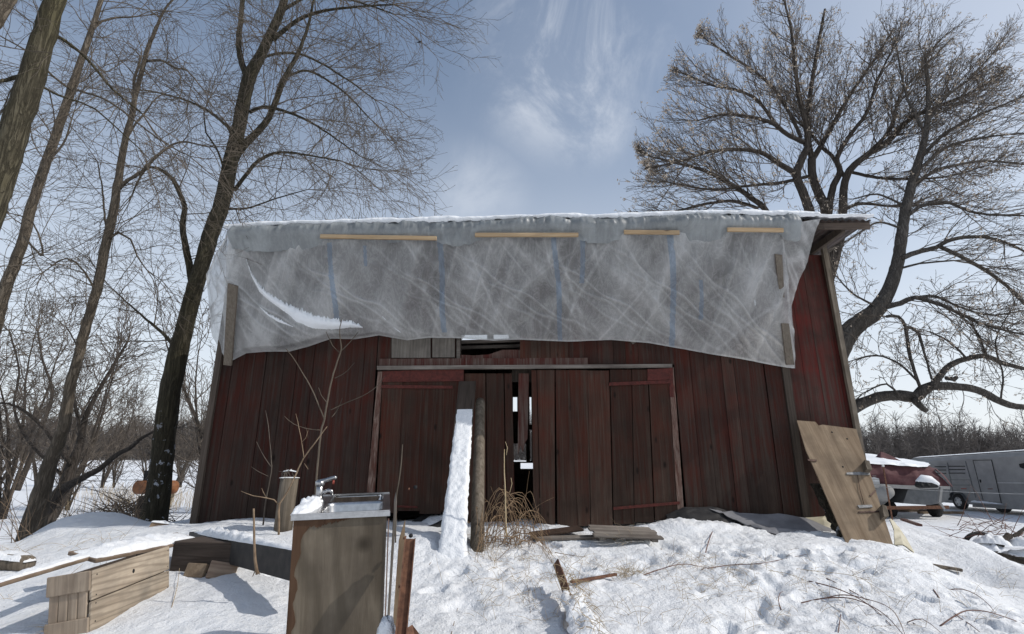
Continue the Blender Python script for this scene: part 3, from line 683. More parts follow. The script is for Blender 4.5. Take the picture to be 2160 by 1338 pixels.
# bunched roll of film wrapped over the eave
GAPS = [(wl((a_ + b_) / 2, 495, .95).x, max(.1, (wl(b_, 495, .95).x - wl(a_, 495, .95).x) * .5)) for a_, b_ in ((500, 672), (925, 1000), (1222, 1314), (1435, 1532), (1655, 1700))]
NU2 = 700; P = []; cr_ = []; KX, KK = np.meshgrid(np.linspace(0, 9, 700), np.arange(9), indexing='ij'); RW = .030 * ridge(fbm(KX * 3.1 + KK * .35, KK * .5 + KX * .4, 350, 4)) + .022 * ridge(fbm(KX * 4.5 - KK * .8, KK * .3, 360, 4)) + .02 * fbm(KX * 2, KK * .4, 370, 3) - .012
for i in range(NU2):
    u = i / (NU2 - 1); x_ = xt0 + .02 + (xt1 - xt0 + .2) * u; ez = eave_z(x_)
    n1 = float(fbm(np.array([x_ * 1.4]), np.array([.3]), 300, 3)[0]); n2v = float(fbm(np.array([x_ * 6]), np.array([2.3]), 301, 3)[0])
    gf = max(math.exp(-((x_ - gx_) / gw_) ** 4) for gx_, gw_ in GAPS)
    puff = .035 * gf + max(0, .045 + .085 * n1 + .02 * n2v)
    for k, (dd, zz) in enumerate(((-.15, .05), (-.04, .07), (.03, .055), (.07 + puff * .4, .02), (.09 + puff, -.05), (.085 + puff * 1.2, -.11), (.06 + puff * .8, -.17), (.035 + .05 * gf, -.21 - .04 * gf), (.02, -.235 - .05 * max(n1, -.2) - .10 * gf))):
        wr = RW[i, k]
        P.append((x_, -(ROOFD + dd + wr), ez + zz - .015 + .5 * wr)); cr_.append(min(1, max(0, .25 + .5 * n2v + wr * 16)))
mb = MB(); mb.grid(P, NU2, 9); o = mb.build('bunched_edge', M['film_roll'], tarp)
at_ = o.data.attributes.new('crease', 'FLOAT', 'POINT'); at_.data.foreach_set('value', np.array(cr_, np.float32))
# battens
for (x0, y0, x1, y1, tn) in ((676, 499, 921, 503, .5), (1002, 496, 1220, 496, .6), (1316, 490, 1433, 491, .4), (1534, 485, 1652, 486, .7)):
    mb = MB(); mb.beam(wl(x0, y0, .98), wl(x1, y1, .98), .055, .03, tn, (0, 1, 0)); mb.build('batten', M['fresh_wood'], tarp)
def px_board(name, q, dtop, dbot, th, mat, parent, tone=.5):
    """board given by 4 photo corners (tl,tr,br,bl), depth dtop at the top and dbot at the bottom"""
    f = [wl(*q[0], dtop), wl(*q[1], dtop), wl(*q[2], dbot), wl(*q[3], dbot)]; n = (f[1] - f[0]).cross(f[3] - f[0]).normalized() * th
    mb = MB(); vs = [tuple(p) for p in f] + [tuple(p - n * (1 if n.y > 0 else -1) * -1) for p in f]
    mb.add(vs, [(0, 3, 2, 1), (4, 5, 6, 7), (0, 1, 5, 4), (1, 2, 6, 5), (2, 3, 7, 6), (3, 0, 4, 7)], tone); return mb.build(name, mat, parent)
b_ = px_board('batten', [(480, 598), (500, 604), (487, 772), (471, 770)], .86, .26, .03, M['batten_old'], tarp); b_['label'] = 'grey old board nailed over the sheet'
px_board('batten', [(1635, 536), (1650, 538), (1655, 628), (1645, 626)], .80, .55, .025, M['batten_old'], tarp)
px_board('batten', [(1649, 683), (1664, 683), (1676, 770), (1659, 770)], .42, .2, .03, M['batten_old'], tarp)
# snow lying in the folds of the sheet
def tarp_pt(px, py, lift=.02):
    # march to the sheet surface: use mean depth at this height
    best = None
    d = .5
    for _ in range(6):
        q = wl(px, py, d); i = int(np.argmin(np.abs(TX[:, NV // 2] - q.x))); j = int(np.argmin(np.abs(TZ[i] - q.z))); d = TD[i, j] + lift
    return wl(px, py, d)
def snow_strip(cent, wid, th=.03, seed=0):
    mb = MB(); n = len(cent); P = []; K = 7; m = n * 16
    cxs = np.interp(np.linspace(0, n - 1, m), range(n), [c[0] for c in cent]); cys = np.interp(np.linspace(0, n - 1, m), range(n), [c[1] for c in cent]); ws = np.interp(np.linspace(0, n - 1, m), range(n), wid)
    r = random.Random(seed)
    for i in range(m):
        for k in range(K):
            t = k / (K - 1); off = (t - .62) * ws[i] * (1 + .5 * (r.random() - .5) * (t < .3)); yy = cys[i] + off
            lift = th * math.sin(math.pi * t) ** .7 - .012
            P.append(tuple(tarp_pt(cxs[i] + (r.random() - .5), yy + (r.random() - .5) * (9 if k == 0 and ws[i] > 6 else 4 if k == 1 and ws[i] > 6 else 1.2), lift)))
    mb.grid(P, m, K); return mb.build('fold_snow', M['snow_fine'], tarp)
snow_strip([(519, 547), (530, 580), (548, 612), (572, 633), (600, 650), (625, 668), (660, 682), (700, 687), (740, 686), (765, 691)], [3, 8, 16, 15, 22, 36, 30, 22, 14, 3], .05, 1)
snow_strip([(545, 645), (565, 665), (590, 678), (618, 690)], [2, 8, 8, 2], .03, 2)
snow_strip([(806, 668), (822, 685), (845, 702)], [2, 5, 2], .02, 3)
# ================================================================== trees
def rvec(r): 
    v = Vector((r.gauss(0, 1), r.gauss(0, 1), r.gauss(0, 1))); return v.normalized()
def wander(p, d, L, n, r, wob=.18, trop=(0, 0, .1), curl=0.0):
    pts = [p.copy()]; d = d.normalized(); tv = Vector(trop)
    for i in range(n):
        d = (d + rvec(r) * wob + tv * (1.0)).normalized(); p = p + d * (L / n); pts.append(p.copy())
    return pts
def along(pts, t):
    L = [0]
    for a, b in zip(pts[:-1], pts[1:]): L.append(L[-1] + (b - a).length)
    s = t * L[-1]
    for i in range(len(pts) - 1):
        if s <= L[i + 1] or i == len(pts) - 2:
            k = (s - L[i]) / max(1e-6, L[i + 1] - L[i]); return pts[i].lerp(pts[i + 1], min(1, k)), (pts[i + 1] - pts[i]).normalized(), L[-1]
def spread(d, r, ang):
    """direction turned away from d by ang, random azimuth"""
    o = d.orthogonal().normalized(); o.rotate(Quaternion(d, r.uniform(0, 2 * math.pi)))
    return (d * math.cos(ang) + o * math.sin(ang)).normalized()
def resample(pts, rad, step, r=None, jit=0):
    """Catmull-Rom through guide points"""
    out = []; ro = []
    n = len(pts)
    for i in range(n - 1):
        p0 = pts[max(i - 1, 0)]; p1 = pts[i]; p2 = pts[i + 1]; p3 = pts[min(i + 2, n - 1)]
        k = max(1, int((p2 - p1).length / step))
        for j in range(k):
            t = j / k; t2 = t * t; t3 = t2 * t
            q = .5 * ((2 * p1) + (p2 - p0) * t + (2 * p0 - 5 * p1 + 4 * p2 - p3) * t2 + (3 * p1 - p0 - 3 * p2 + p3) * t3)
            if r and jit and (i or j): q = q + rvec(r) * jit
            out.append(q); ro.append(rad[i] + (rad[i + 1] - rad[i]) * t)
    out.append(pts[-1]); ro.append(rad[-1]); return out, ro
class TreeP:
    def __init__(s, **k):
        s.l1 = 1.6; s.d1 = .30; s.l2 = .8; s.d2 = .16; s.l3 = .32; s.d3 = .11; s.wob = .17; s.trop1 = (0, 0, .05); s.trop2 = (0, 0, .02); s.trop3 = (0, 0, .0)
        s.a1 = (.6, 1.2); s.a2 = (.4, 1.0); s.rtip = .0032; s.seeds = 0; s.bias = None; s.r1 = .018; s.clip = None; s.env = None; s.seedlen = .05
        s.__dict__.update(k)
def twigs(tw, sd, base, d, L, level, r, P, r0):
    n = {1: 7, 2: 5, 3: 3}[level]; trop = {1: P.trop1, 2: P.trop2, 3: P.trop3}[level]
    if P.bias is not None: 
        bb = P.bias(base) * .06; trop = (trop[0] + bb.x, trop[1] + bb.y, trop[2] + bb.z)
    pts = wander(base, d, L, n, r, P.wob, trop)
    if P.env is not None:
        for i_, q_ in enumerate(pts):
            if not P.env(q_): pts = pts[:i_]; break
        if len(pts) < 2: return
        n = len(pts) - 1
    rt = P.rtip * (1.0 if level > 1 else 1.3)
    rad = [r0 + (rt - r0) * (i / n) ** .7 for i in range(n + 1)]
    tw.tube(pts, rad, 5 if level == 1 else 3, r.random(), cap=False, smooth=True)
    if level < 3:
        dn = P.d2 if level == 1 else P.d3; k = max(2, int(L / dn)); ll = P.l2 if level == 1 else P.l3
        for j in range(k):
            t = (j + r.uniform(.2, .9)) / k; t = .12 + .88 * t
            if t > 1: continue
            p, dd, _ = along(pts, t)
            sgn = 1
            nd = spread(dd, r, r.uniform(*P.a2))
            if P.bias is not None: nd = (nd + P.bias(p) * .22).normalized()
            twigs(tw, sd, p, nd, ll * r.uniform(.45, 1.15) * (1 - .35 * t), level + 1, r, P, max(rt, r0 * (.62 if level == 1 else .7) * (1 - .6 * t)))
    if sd is not None and level >= 2 and r.random() < P.seeds:
        e = pts[-1]
        for _ in range(r.randint(2, 5)):
            q = e + rvec(r) * P.seedlen * .7; a = rvec(r) * P.seedlen * .5; b_ = rvec(r) * P.seedlen * .22
            sd.add([tuple(q - a), tuple(q + b_), tuple(q + a), tuple(q - b_)], [(0, 1, 2, 3)], r.random())
def limb(tm, tw, sd, pts, rad, r, P, step=.12, jit=.006, dens=1.0, start=.08, sides=9, child=True, l1=None):
    p2, r2 = resample(pts, rad, step, r, jit)
    tm.tube(p2, r2, sides, r.random(), cap=True, smooth=True, ridge=.04, rnd=r)
    if not child: return p2
    L = sum((b - a).length for a, b in zip(p2[:-1], p2[1:])); k = int(L / P.d1 * dens)
    for j in range(k):
        t = start + (1 - start) * (j + r.uniform(0, .9)) / max(1, k)
        if t >= 1: continue
        p, dd, _ = along(p2, t)
        nd = spread(dd, r, r.uniform(*P.a1))
        if P.bias is not None: nd = (nd + P.bias(p) * .35).normalized()
        if P.clip and P.clip(p): continue
        rr = float(np.interp(t, [0, 1], [rad[0], rad[-1]]))
        ln = (l1 or P.l1) * r.uniform(.4, 1.15) * (1 - .25 * t)
        twigs(tw, sd, p, nd, ln, 1, r, P, min(rr * .55, P.r1 * (.55 + .5 * r.random())))
    # the tip goes on as fine twigs
    for _ in range(3): twigs(tw, sd, p2[-1], spread((p2[-1] - p2[-3]).normalized(), r, r.uniform(.1, .5)), (l1 or P.l1) * r.uniform(.5, 1), 1, r, P, max(.006, min(rad[-1] * .8, P.r1)))
    return p2
def pl(seq, Y, dY=0.0, Ys=None):
    """photo polyline [(px,py,half width px)] -> world points and radii"""
    pts = []; rad = []; n = len(seq)
    for i, (x, y, h) in enumerate(seq):
        yy = Y + dY * i / max(1, n - 1); p = at(x, y, yy); pts.append(p)
        dep = Vector((p.x, p.y, p.z - EYE)).dot(Vector((0, math.cos(TH), math.sin(TH)))); rad.append(h / F * dep / math.sqrt(1 + ((x - 1080) / F) ** 2))
    return pts, rad
def foot(seq, Y):
    """continue a trunk to the ground under its last point"""
    return seq
def make_tree(name, label, group, limbs, P, r, mt, mtw, seeds=False, loc=None, cat='tree'):
    tm = MB(); tw = MB(); sdm = MB() if seeds else None
    for k in limbs:
        pts, rad = k['g']; limb(tm, tw, sdm, pts, rad, r, k.get('P', P), **{a: b for a, b in k.items() if a not in ('g', 'P')})
    base = loc if loc is not None else limbs[0]['g'][0][0]
    t = thing(name, label, cat, base, 0, group)
    for mb, nm, m_ in ((tm, 'trunk', mt), (tw, 'crown', mtw), (sdm, 'seed_cluster', M['seed'])):
        if mb is None or not mb.v: continue
        mb.v = [(v[0] - base[0], v[1] - base[1], v[2] - base[2]) for v in mb.v]
        o = mb.build(nm, m_, t)
        if nm == 'seed_cluster': o['kind'] = 'stuff'
    return t
r = random.Random(11)
def up_(p): return Vector((0, 0, 1))
# ---- large tree left of the barn (fork, snow flecked foot)
def px_world_r(h, Y): return h / F * Y
Y4 = 9.6
trunk4 = [(322, 1118, 33), (335, 1032, 28), (343, 959, 26), (352, 880, 25), (360, 820, 24), (374, 753, 23), (390, 689, 20), (408, 620, 18.5), (427, 555, 18), (447, 487, 18.5), (468, 430, 18), (488, 336, 16.5), (504, 269, 15.5), (514, 215, 15), (527, 161, 14.5), (551, 115, 11.5), (572, 70, 10), (590, 30, 9), (604, -15, 8), (618, -80, 6)]
P4 = TreeP(l1=2.1, d1=.26, l2=1.0, d2=.17, l3=.42, d3=.13, wob=.19, trop1=(0, 0, -.02), trop2=(0, 0, -.03), trop3=(0, 0, -.01), a1=(.7, 1.3), r1=.013, rtip=.0027)
g = lambda s_, Y, dY=0: pl(s_, Y, dY)
L4 = [dict(g=g(trunk4, Y4, -.5), child=True, start=.45, dens=.55, sides=14, jit=.004),
      dict(g=g([(526, 168, 10), (514, 145, 7.5), (505, 110, 6.5), (503, 80, 6), (508, 40, 5.5), (513, -20, 5)], Y4 - .4, .3), dens=.7),
      dict(g=g([(496, 335, 9), (515, 305, 9), (545, 277, 8), (567, 248, 7), (582, 212, 6.5), (600, 165, 5.5), (625, 120, 4.5), (645, 70, 3.5), (660, 10, 2.5), (668, -40, 2)], Y4 - .2, -1.0), dens=1.1),
      dict(g=g([(575, 85, 6), (610, 55, 4.5), (640, 36, 4), (690, 22, 3), (760, 14, 2.2), (830, 10, 1.5)], Y4 - .4, -.6), dens=1.3),
      dict(g=g([(528, 236, 4.5), (555, 226, 4), (590, 232, 3.5), (640, 250, 2.8), (690, 280, 2), (760, 330, 1.2)], Y4 - .3, -1.2), dens=1.5),
      dict(g=g([(494, 402, 4.5), (515, 375, 4.5), (545, 340, 4), (590, 322, 3), (650, 328, 2.2), (720, 340, 1.4)], Y4 - .2, -.8), dens=1.3),
      dict(g=g([(560, 120, 3), (600, 112, 3), (650, 120, 2.4), (720, 160, 2), (790, 210, 1.2)], Y4 - .3, .9), dens=1.6),
      dict(g=g([(600, 165, 3), (650, 150, 2.6), (720, 190, 2), (780, 250, 1.3)], Y4 - .6, .9), dens=1.5),
      dict(g=g([(490, 278, 4), (470, 258, 3.4), (440, 235, 3), (400, 215, 2.6), (350, 200, 2), (300, 190, 1.2)], Y4 - .2, 1.0), dens=1.2),
      dict(g=g([(408, 605, 11), (400, 560, 8.5), (390, 510, 7.5), (385, 475, 7), (390, 440, 6), (380, 410, 5.5), (366, 380, 5), (345, 362, 4.5), (318, 352, 3.4), (296, 372, 2.5), (280, 410, 1.6)], Y4, -.6), dens=.8),
      dict(g=g([(370, 735, 5), (345, 705, 4), (310, 675, 3), (270, 640, 2), (240, 612, 1.4)], Y4, .8), dens=.8),
      dict(g=g([(470, 350, 2.5), (455, 310, 2.2), (435, 280, 1.8), (430, 240, 1.4)], Y4, -.5), dens=.8),
      dict(g=g([(600, 20, 4), (660, -10, 3), (740, 0, 2), (830, 30, 1.3)], Y4 - .5, -.3), dens=1.6),
      dict(g=g([(470, 440, 3), (520, 440, 2.2), (580, 420, 1.6), (650, 400, 1)], Y4, -.6), dens=1.0)]
tr4 = make_tree('bare_tree', 'large forked bare tree close to the left end of the barn', None, L4, P4, r, M['bark_foot'], M['twig'], loc=at(322, 1118, Y4))
# ---- slender leaning tree, third from the left edge
Y3 = 8.9
PL_ = TreeP(l1=1.7, d1=.28, l2=.85, d2=.19, l3=.34, d3=.13, wob=.26, trop1=(0, 0, -.01), trop2=(0, 0, -.03), a1=(.6, 1.3), r1=.011, rtip=.0026)
L3 = [dict(g=g([(62, 1150, 33), (76, 1085, 27), (92, 1025, 22), (106, 978, 18), (122, 938, 16), (137, 890, 14), (147, 820, 13), (165, 753, 12), (178, 700, 12), (195, 645, 11.5), (208, 595, 11.5), (222, 521, 11), (235, 467, 10.5), (243, 420, 10), (254, 353, 8.5), (266, 289, 7.5), (279, 240, 7), (288, 190, 5.5), (302, 141, 5.5), (312, 101, 5), (327, 65, 3.8), (345, 25, 2.6), (372, -10, 2)], Y3, -.9), start=.2, dens=.75, sides=12),
      dict(g=g([(250, 400, 5), (270, 380, 4.5), (300, 362, 4), (335, 325, 3.3), (380, 300, 2.4), (440, 310, 1.6)], Y3 - .5, -.3), dens=1.2),
      dict(g=g([(283, 235, 3.8), (282, 200, 3.6), (283, 165, 3.6), (292, 140, 3), (297, 120, 2.6)], Y3 - .7, .1), dens=.8),
      dict(g=g([(306, 130, 3.4), (340, 128, 3), (372, 145, 2.6), (395, 150, 1.8), (430, 190, 1.2)], Y3 - .7, -.4), dens=1.2),
      dict(g=g([(268, 290, 3), (285, 262, 2.7), (300, 245, 2.3), (322, 215, 1.5)], Y3 - .6, .4), dens=1),
      dict(g=g([(232, 502, 4), (250, 490, 3.2), (275, 505, 2.4), (290, 540, 2), (310, 570, 1.4)], Y3 - .5, .5), dens=1),
      dict(g=g([(226, 505, 2.6), (219, 440, 2.4), (216, 400, 2), (205, 340, 1.4)], Y3 - .5, .6), dens=1),
      dict(g=g([(205, 625, 3), (180, 575, 2.5), (140, 545, 2), (90, 575, 1.4)], Y3 - .4, -.5), dens=1.1)]
make_tree('bare_tree', 'slim leaning bare tree with a flared foot, to the left of the large forked one', None, L3, PL_, r, M['bark_pale'], M['twig'], loc=at(62, 1150, Y3))
Y2 = 7.6
L2 = [dict(g=g([(-190, 1260, 24), (-120, 1020, 22), (-60, 840, 18), (-18, 720, 16), (8, 618, 15), (30, 561, 14), (50, 501, 13), (62, 450, 12.5), (80, 395, 11.5), (98, 340, 11.5), (114, 300, 11), (131, 245, 10.5), (151, 188, 9.5), (171, 128, 8), (188, 77, 7), (202, 40, 6), (215, -5, 5.5), (235, -70, 4)], Y2, -.7), start=.25, dens=.8, sides=12),
      dict(g=g([(84, 385, 4), (95, 350, 3.5), (120, 320, 3), (140, 290, 2.2), (152, 250, 1.6), (160, 225, 1)], Y2 - .4, -.2), dens=.9),
      dict(g=g([(196, 62, 3.4), (215, 45, 3), (245, 38, 2.4), (290, 35, 1.6)], Y2 - .6, .3), dens=1),
      dict(g=g([(150, 190, 3), (110, 160, 2.8), (60, 110, 2.4), (-10, 70, 1.6)], Y2 - .6, -.6), dens=1),
      dict(g=g([(160, 190, 3), (230, 215, 2.6), (330, 290, 2), (400, 330, 1.4)], Y2 - .6, -.6), dens=1),
      dict(g=g([(52, 500, 3.2), (90, 540, 2.6), (70, 470, 2), (20, 450, 1.4)], Y2 - .5, -.6), dens=1)]
make_tree('bare_tree', 'thin grey trunk rising to the right between the mossy trunk and the slim leaning tree', None, L2, PL_, r, M['bark_pale'], M['twig'], loc=at(-190, 1260, Y2))
Y1 = 5.6
P1 = TreeP(l1=1.9, d1=.30, l2=.9, d2=.2, l3=.34, d3=.14, wob=.22, trop1=(0, 0, -.06), trop2=(0, 0, -.04), a1=(.8, 1.4), r1=.009, rtip=.0018)
L1 = [dict(g=g([(-330, 1400, 60), (-230, 1050, 50), (-130, 740, 44), (-62, 560, 40), (-8, 404, 36), (14, 330, 34), (33, 269, 33), (54, 202, 31), (76, 135, 29), (96, 67, 26), (116, 0, 23), (140, -80, 20), (170, -160, 16)], Y1, -.3), start=.3, dens=.75, sides=18, jit=.01),
      dict(g=g([(54, 160, 9), (30, 165, 6), (-10, 172, 5), (-60, 170, 4)], Y1, -.5), dens=.8),
      dict(g=g([(110, 70, 5), (170, 110, 4), (240, 190, 3), (300, 240, 2)], Y1 - .1, .8), dens=1),
      dict(g=g([(70, 170, 4), (120, 200, 3), (200, 230, 2.2), (300, 320, 1.4)], Y1 - .1, .8), dens=1)]
make_tree('bare_tree', 'thick mossy barked trunk cut by the upper left edge', None, L1, P1, r, M['bark_ash'], M['twig'], loc=at(-330, 1400, Y1))
L0 = [dict(g=g([(-420, 500, 34), (-200, 230, 28), (-90, 120, 24), (-30, 62, 22), (8, 12, 19), (40, -50, 16), (80, -120, 12)], 5.0, 0), start=.4, dens=.7, sides=14)]
pts0, rad0 = L0[0]['g']; q = pts0[0].copy(); L0[0]['g'] = ([Vector((q.x - .8, q.y, hz(q.x - .8, q.y) - .1)), Vector((q.x - .5, q.y, (q.z + .9) / 2))] + pts0, [.2, .18] + rad0)
make_tree('bare_tree', 'stub of grey trunk crossing the very top left corner', None, L0, P1, r, M['bark_pale'], M['twig'], loc=L0[0]['g'][0][0])
# ---- crooked fallen-over tree low at left
Y5 = 11.5
P5 = TreeP(l1=1.2, d1=.30, l2=.7, d2=.17, l3=.34, d3=.13, wob=.26, trop1=(0, 0, .0), a1=(.6, 1.4), r1=.014, rtip=.003)
L5 = [dict(g=g([(88, 1130, 22), (112, 1062, 20), (140, 1020, 16), (150, 985, 14), (165, 950, 11), (172, 920, 9), (180, 880, 7), (205, 830, 5), (240, 770, 4), (270, 720, 2.5)], Y5, .4), start=.3, dens=1.0, sides=10),
      dict(g=g([(135, 1030, 12), (170, 1010, 9), (210, 990, 7), (245, 960, 6), (275, 945, 5.5), (305, 920, 3.5), (340, 905, 2.5)], Y5, -.8), dens=1.0),
      dict(g=g([(150, 980, 6), (120, 940, 6), (90, 900, 5), (55, 870, 4), (20, 852, 3), (-20, 850, 2)], Y5, -.5), dens=1.1),
      dict(g=g([(172, 925, 4), (160, 860, 4), (150, 800, 3), (165, 740, 2), (140, 690, 1.5)], Y5, .5), dens=1.1),
      dict(g=g([(128, 1000, 4), (60, 930, 4), (30, 860, 3), (40, 780, 2.5), (20, 700, 2)], Y5, .8), dens=1.1)]
make_tree('bare_tree', 'low crooked dark tree with limbs bent sideways just behind the slim leaning tree', None, L5, P5, r, M['bark_dark'], M['twig_dark'], loc=at(88, 1130, Y5))
L6 = [dict(g=g([(35, 1035, 9), (50, 1000, 8), (65, 965, 7), (80, 920, 6), (100, 870, 5), (110, 820, 4), (90, 760, 3), (80, 700, 2)], 18, .4), start=.2, dens=1.2)]
make_tree('bare_tree', 'small dark trunk leaning right in the snow behind the slim leaning tree', None, L6, TreeP(l1=1.8, d1=.35, l2=1.0, d2=.22, l3=.5, d3=.18, wob=.24, r1=.02, rtip=.005), r, M['bark_dark'], M['twig_dark'], loc=at(35, 1035, 18))
# ---- the big spreading tree behind the barn
YR_ = 15.0; cc = at(1735, 470, YR_)
def biasR(p):
    v = p - cc; v.z = v.z * .8 + .8
    return v.normalized() if v.length > .01 else Vector((0, 0, 1))
_ec = at(1755, 430, YR_); _rx = (at(2180, 430, YR_).x - at(1345, 430, YR_).x) / 2; _rz = at(1755, 5, YR_).z - _ec.z
def envR(p):
    dx_ = (p.x - _ec.x) / _rx; dy_ = (p.y - _ec.y) / _rx; dz_ = (p.z - _ec.z) / (_rz if p.z > _ec.z else _rz * .55)
    return dx_ * dx_ + dy_ * dy_ + dz_ * dz_ < 1 + .10 * math.sin(p.x * 2.3 + p.z * 1.7) + .07 * math.sin(p.x * 5 + p.y * 4)
PR = TreeP(env=envR, l1=2.4, d1=.30, l2=1.15, d2=.20, l3=.50, d3=.17, wob=.15, trop1=(0, 0, .015), trop2=(0, 0, .04), trop3=(0, 0, .05), a1=(.4, 1.15), a2=(.4, 1.05), r1=.026, rtip=.0042, seeds=.24, bias=biasR, seedlen=.10)
root = [(1738, 1110, 30), (1740, 850, 28), (1738, 640, 26)]
A_ = [(1738, 640, 18), (1722, 520, 14), (1708, 448, 11), (1695, 410, 10), (1680, 370, 9.5), (1690, 340, 8.5), (1703, 312, 8)]
LR = [dict(g=g(root, YR_), child=False, sides=14),
      dict(g=g(A_, YR_, -.3), dens=.3),
      dict(g=g([(1703, 312, 7), (1700, 262, 6.2), (1685, 200, 5), (1676, 130, 4), (1668, 60, 3), (1655, 5, 2)], YR_ - .3, -.3), dens=1.25),
      dict(g=g([(1695, 300, 6), (1660, 284, 5), (1632, 262, 4.5), (1599, 250, 4), (1560, 243, 3), (1520, 243, 2.4), (1470, 255, 1.6)], YR_ - .3, -1.2), dens=1.3),
      dict(g=g([(1680, 368, 7), (1645, 346, 6), (1605, 322, 5), (1555, 316, 4), (1500, 320, 3.2), (1430, 342, 2.4), (1360, 356, 1.6)], YR_ - .2, -1.6), dens=1.4),
      dict(g=g([(1650, 500, 7), (1612, 440, 6.5), (1585, 418, 6), (1540, 388, 5), (1490, 362, 4), (1430, 345, 2.6), (1370, 330, 1.6)], YR_ - .2, .8), dens=1.4),
      dict(g=g([(1690, 290, 4), (1655, 220, 4), (1630, 185, 3.4), (1590, 150, 2.8), (1540, 118, 2.2), (1485, 80, 1.5)], YR_ - .3, .8), dens=1.4),
      dict(g=g([(1640, 270, 4), (1600, 215, 3.4), (1555, 190, 2.8), (1500, 180, 2), (1440, 155, 1.4)], YR_ - .3, -.6), dens=1.3),
      dict(g=g([(1738, 560, 16), (1742, 448, 12), (1728, 412, 10.5), (1714, 372, 9.5), (1712, 335, 9)], YR_, -.1), dens=.2),
      dict(g=g([(1713, 338, 7), (1735, 302, 6), (1765, 248, 5), (1800, 190, 4), (1845, 125, 3), (1885, 60, 2)], YR_, .7), dens=1.4),
      dict(g=g([(1712, 338, 7), (1702, 262, 6), (1712, 180, 5), (1725, 100, 4), (1740, 20, 2.6)], YR_, .9), dens=1.3),
      dict(g=g([(1738, 620, 15), (1772, 500, 11), (1778, 448, 10), (1780, 400, 9), (1792, 360, 8.5), (1832, 325, 7.5), (1880, 292, 6.5), (1922, 250, 5.5), (1985, 222, 4.5), (2060, 190, 3), (2130, 140, 2)], YR_, -1.0), start=.4, dens=1.7),
      dict(g=g([(1745, 470, 9), (1755, 402, 8), (1772, 362, 7), (1765, 335, 6), (1790, 290, 5), (1830, 235, 4), (1850, 170, 3), (1880, 110, 2)], YR_, -.8), start=.3, dens=1.2),
      dict(g=g([(1780, 372, 4.5), (1755, 330, 4.5), (1735, 312, 4), (1700, 270, 3)], YR_, .2), dens=.8),
      dict(g=g([(1830, 325, 5), (1880, 270, 4), (1900, 200, 3), (1960, 130, 2.4), (2010, 80, 1.6)], YR_ - .5, 1.2), dens=1.4),
      dict(g=g([(1790, 362, 4), (1850, 375, 4), (1920, 378, 3.4), (2000, 372, 2.4), (2080, 350, 1.6)], YR_, -.6), dens=1.2),
      dict(g=g([(1715, 370, 4), (1650, 385, 4), (1580, 392, 3), (1500, 400, 2.4), (1410, 385, 1.6)], YR_, -.9), dens=1.3),
      dict(g=g([(1600, 440, 4), (1550, 425, 3.4), (1490, 430, 3), (1430, 445, 2)], YR_ + .5, .5), dens=1.2),
      dict(g=g([(1770, 450, 5), (1810, 430, 4), (1870, 435, 3)], YR_, -.5), dens=.7)]
make_tree('spreading_tree', 'broad dark bare tree with pale seed clusters above the right half of the roof', None, LR, PR, r, M['bark_dark'], M['twig_dark'], True, loc=at(1738, 1110, YR_))
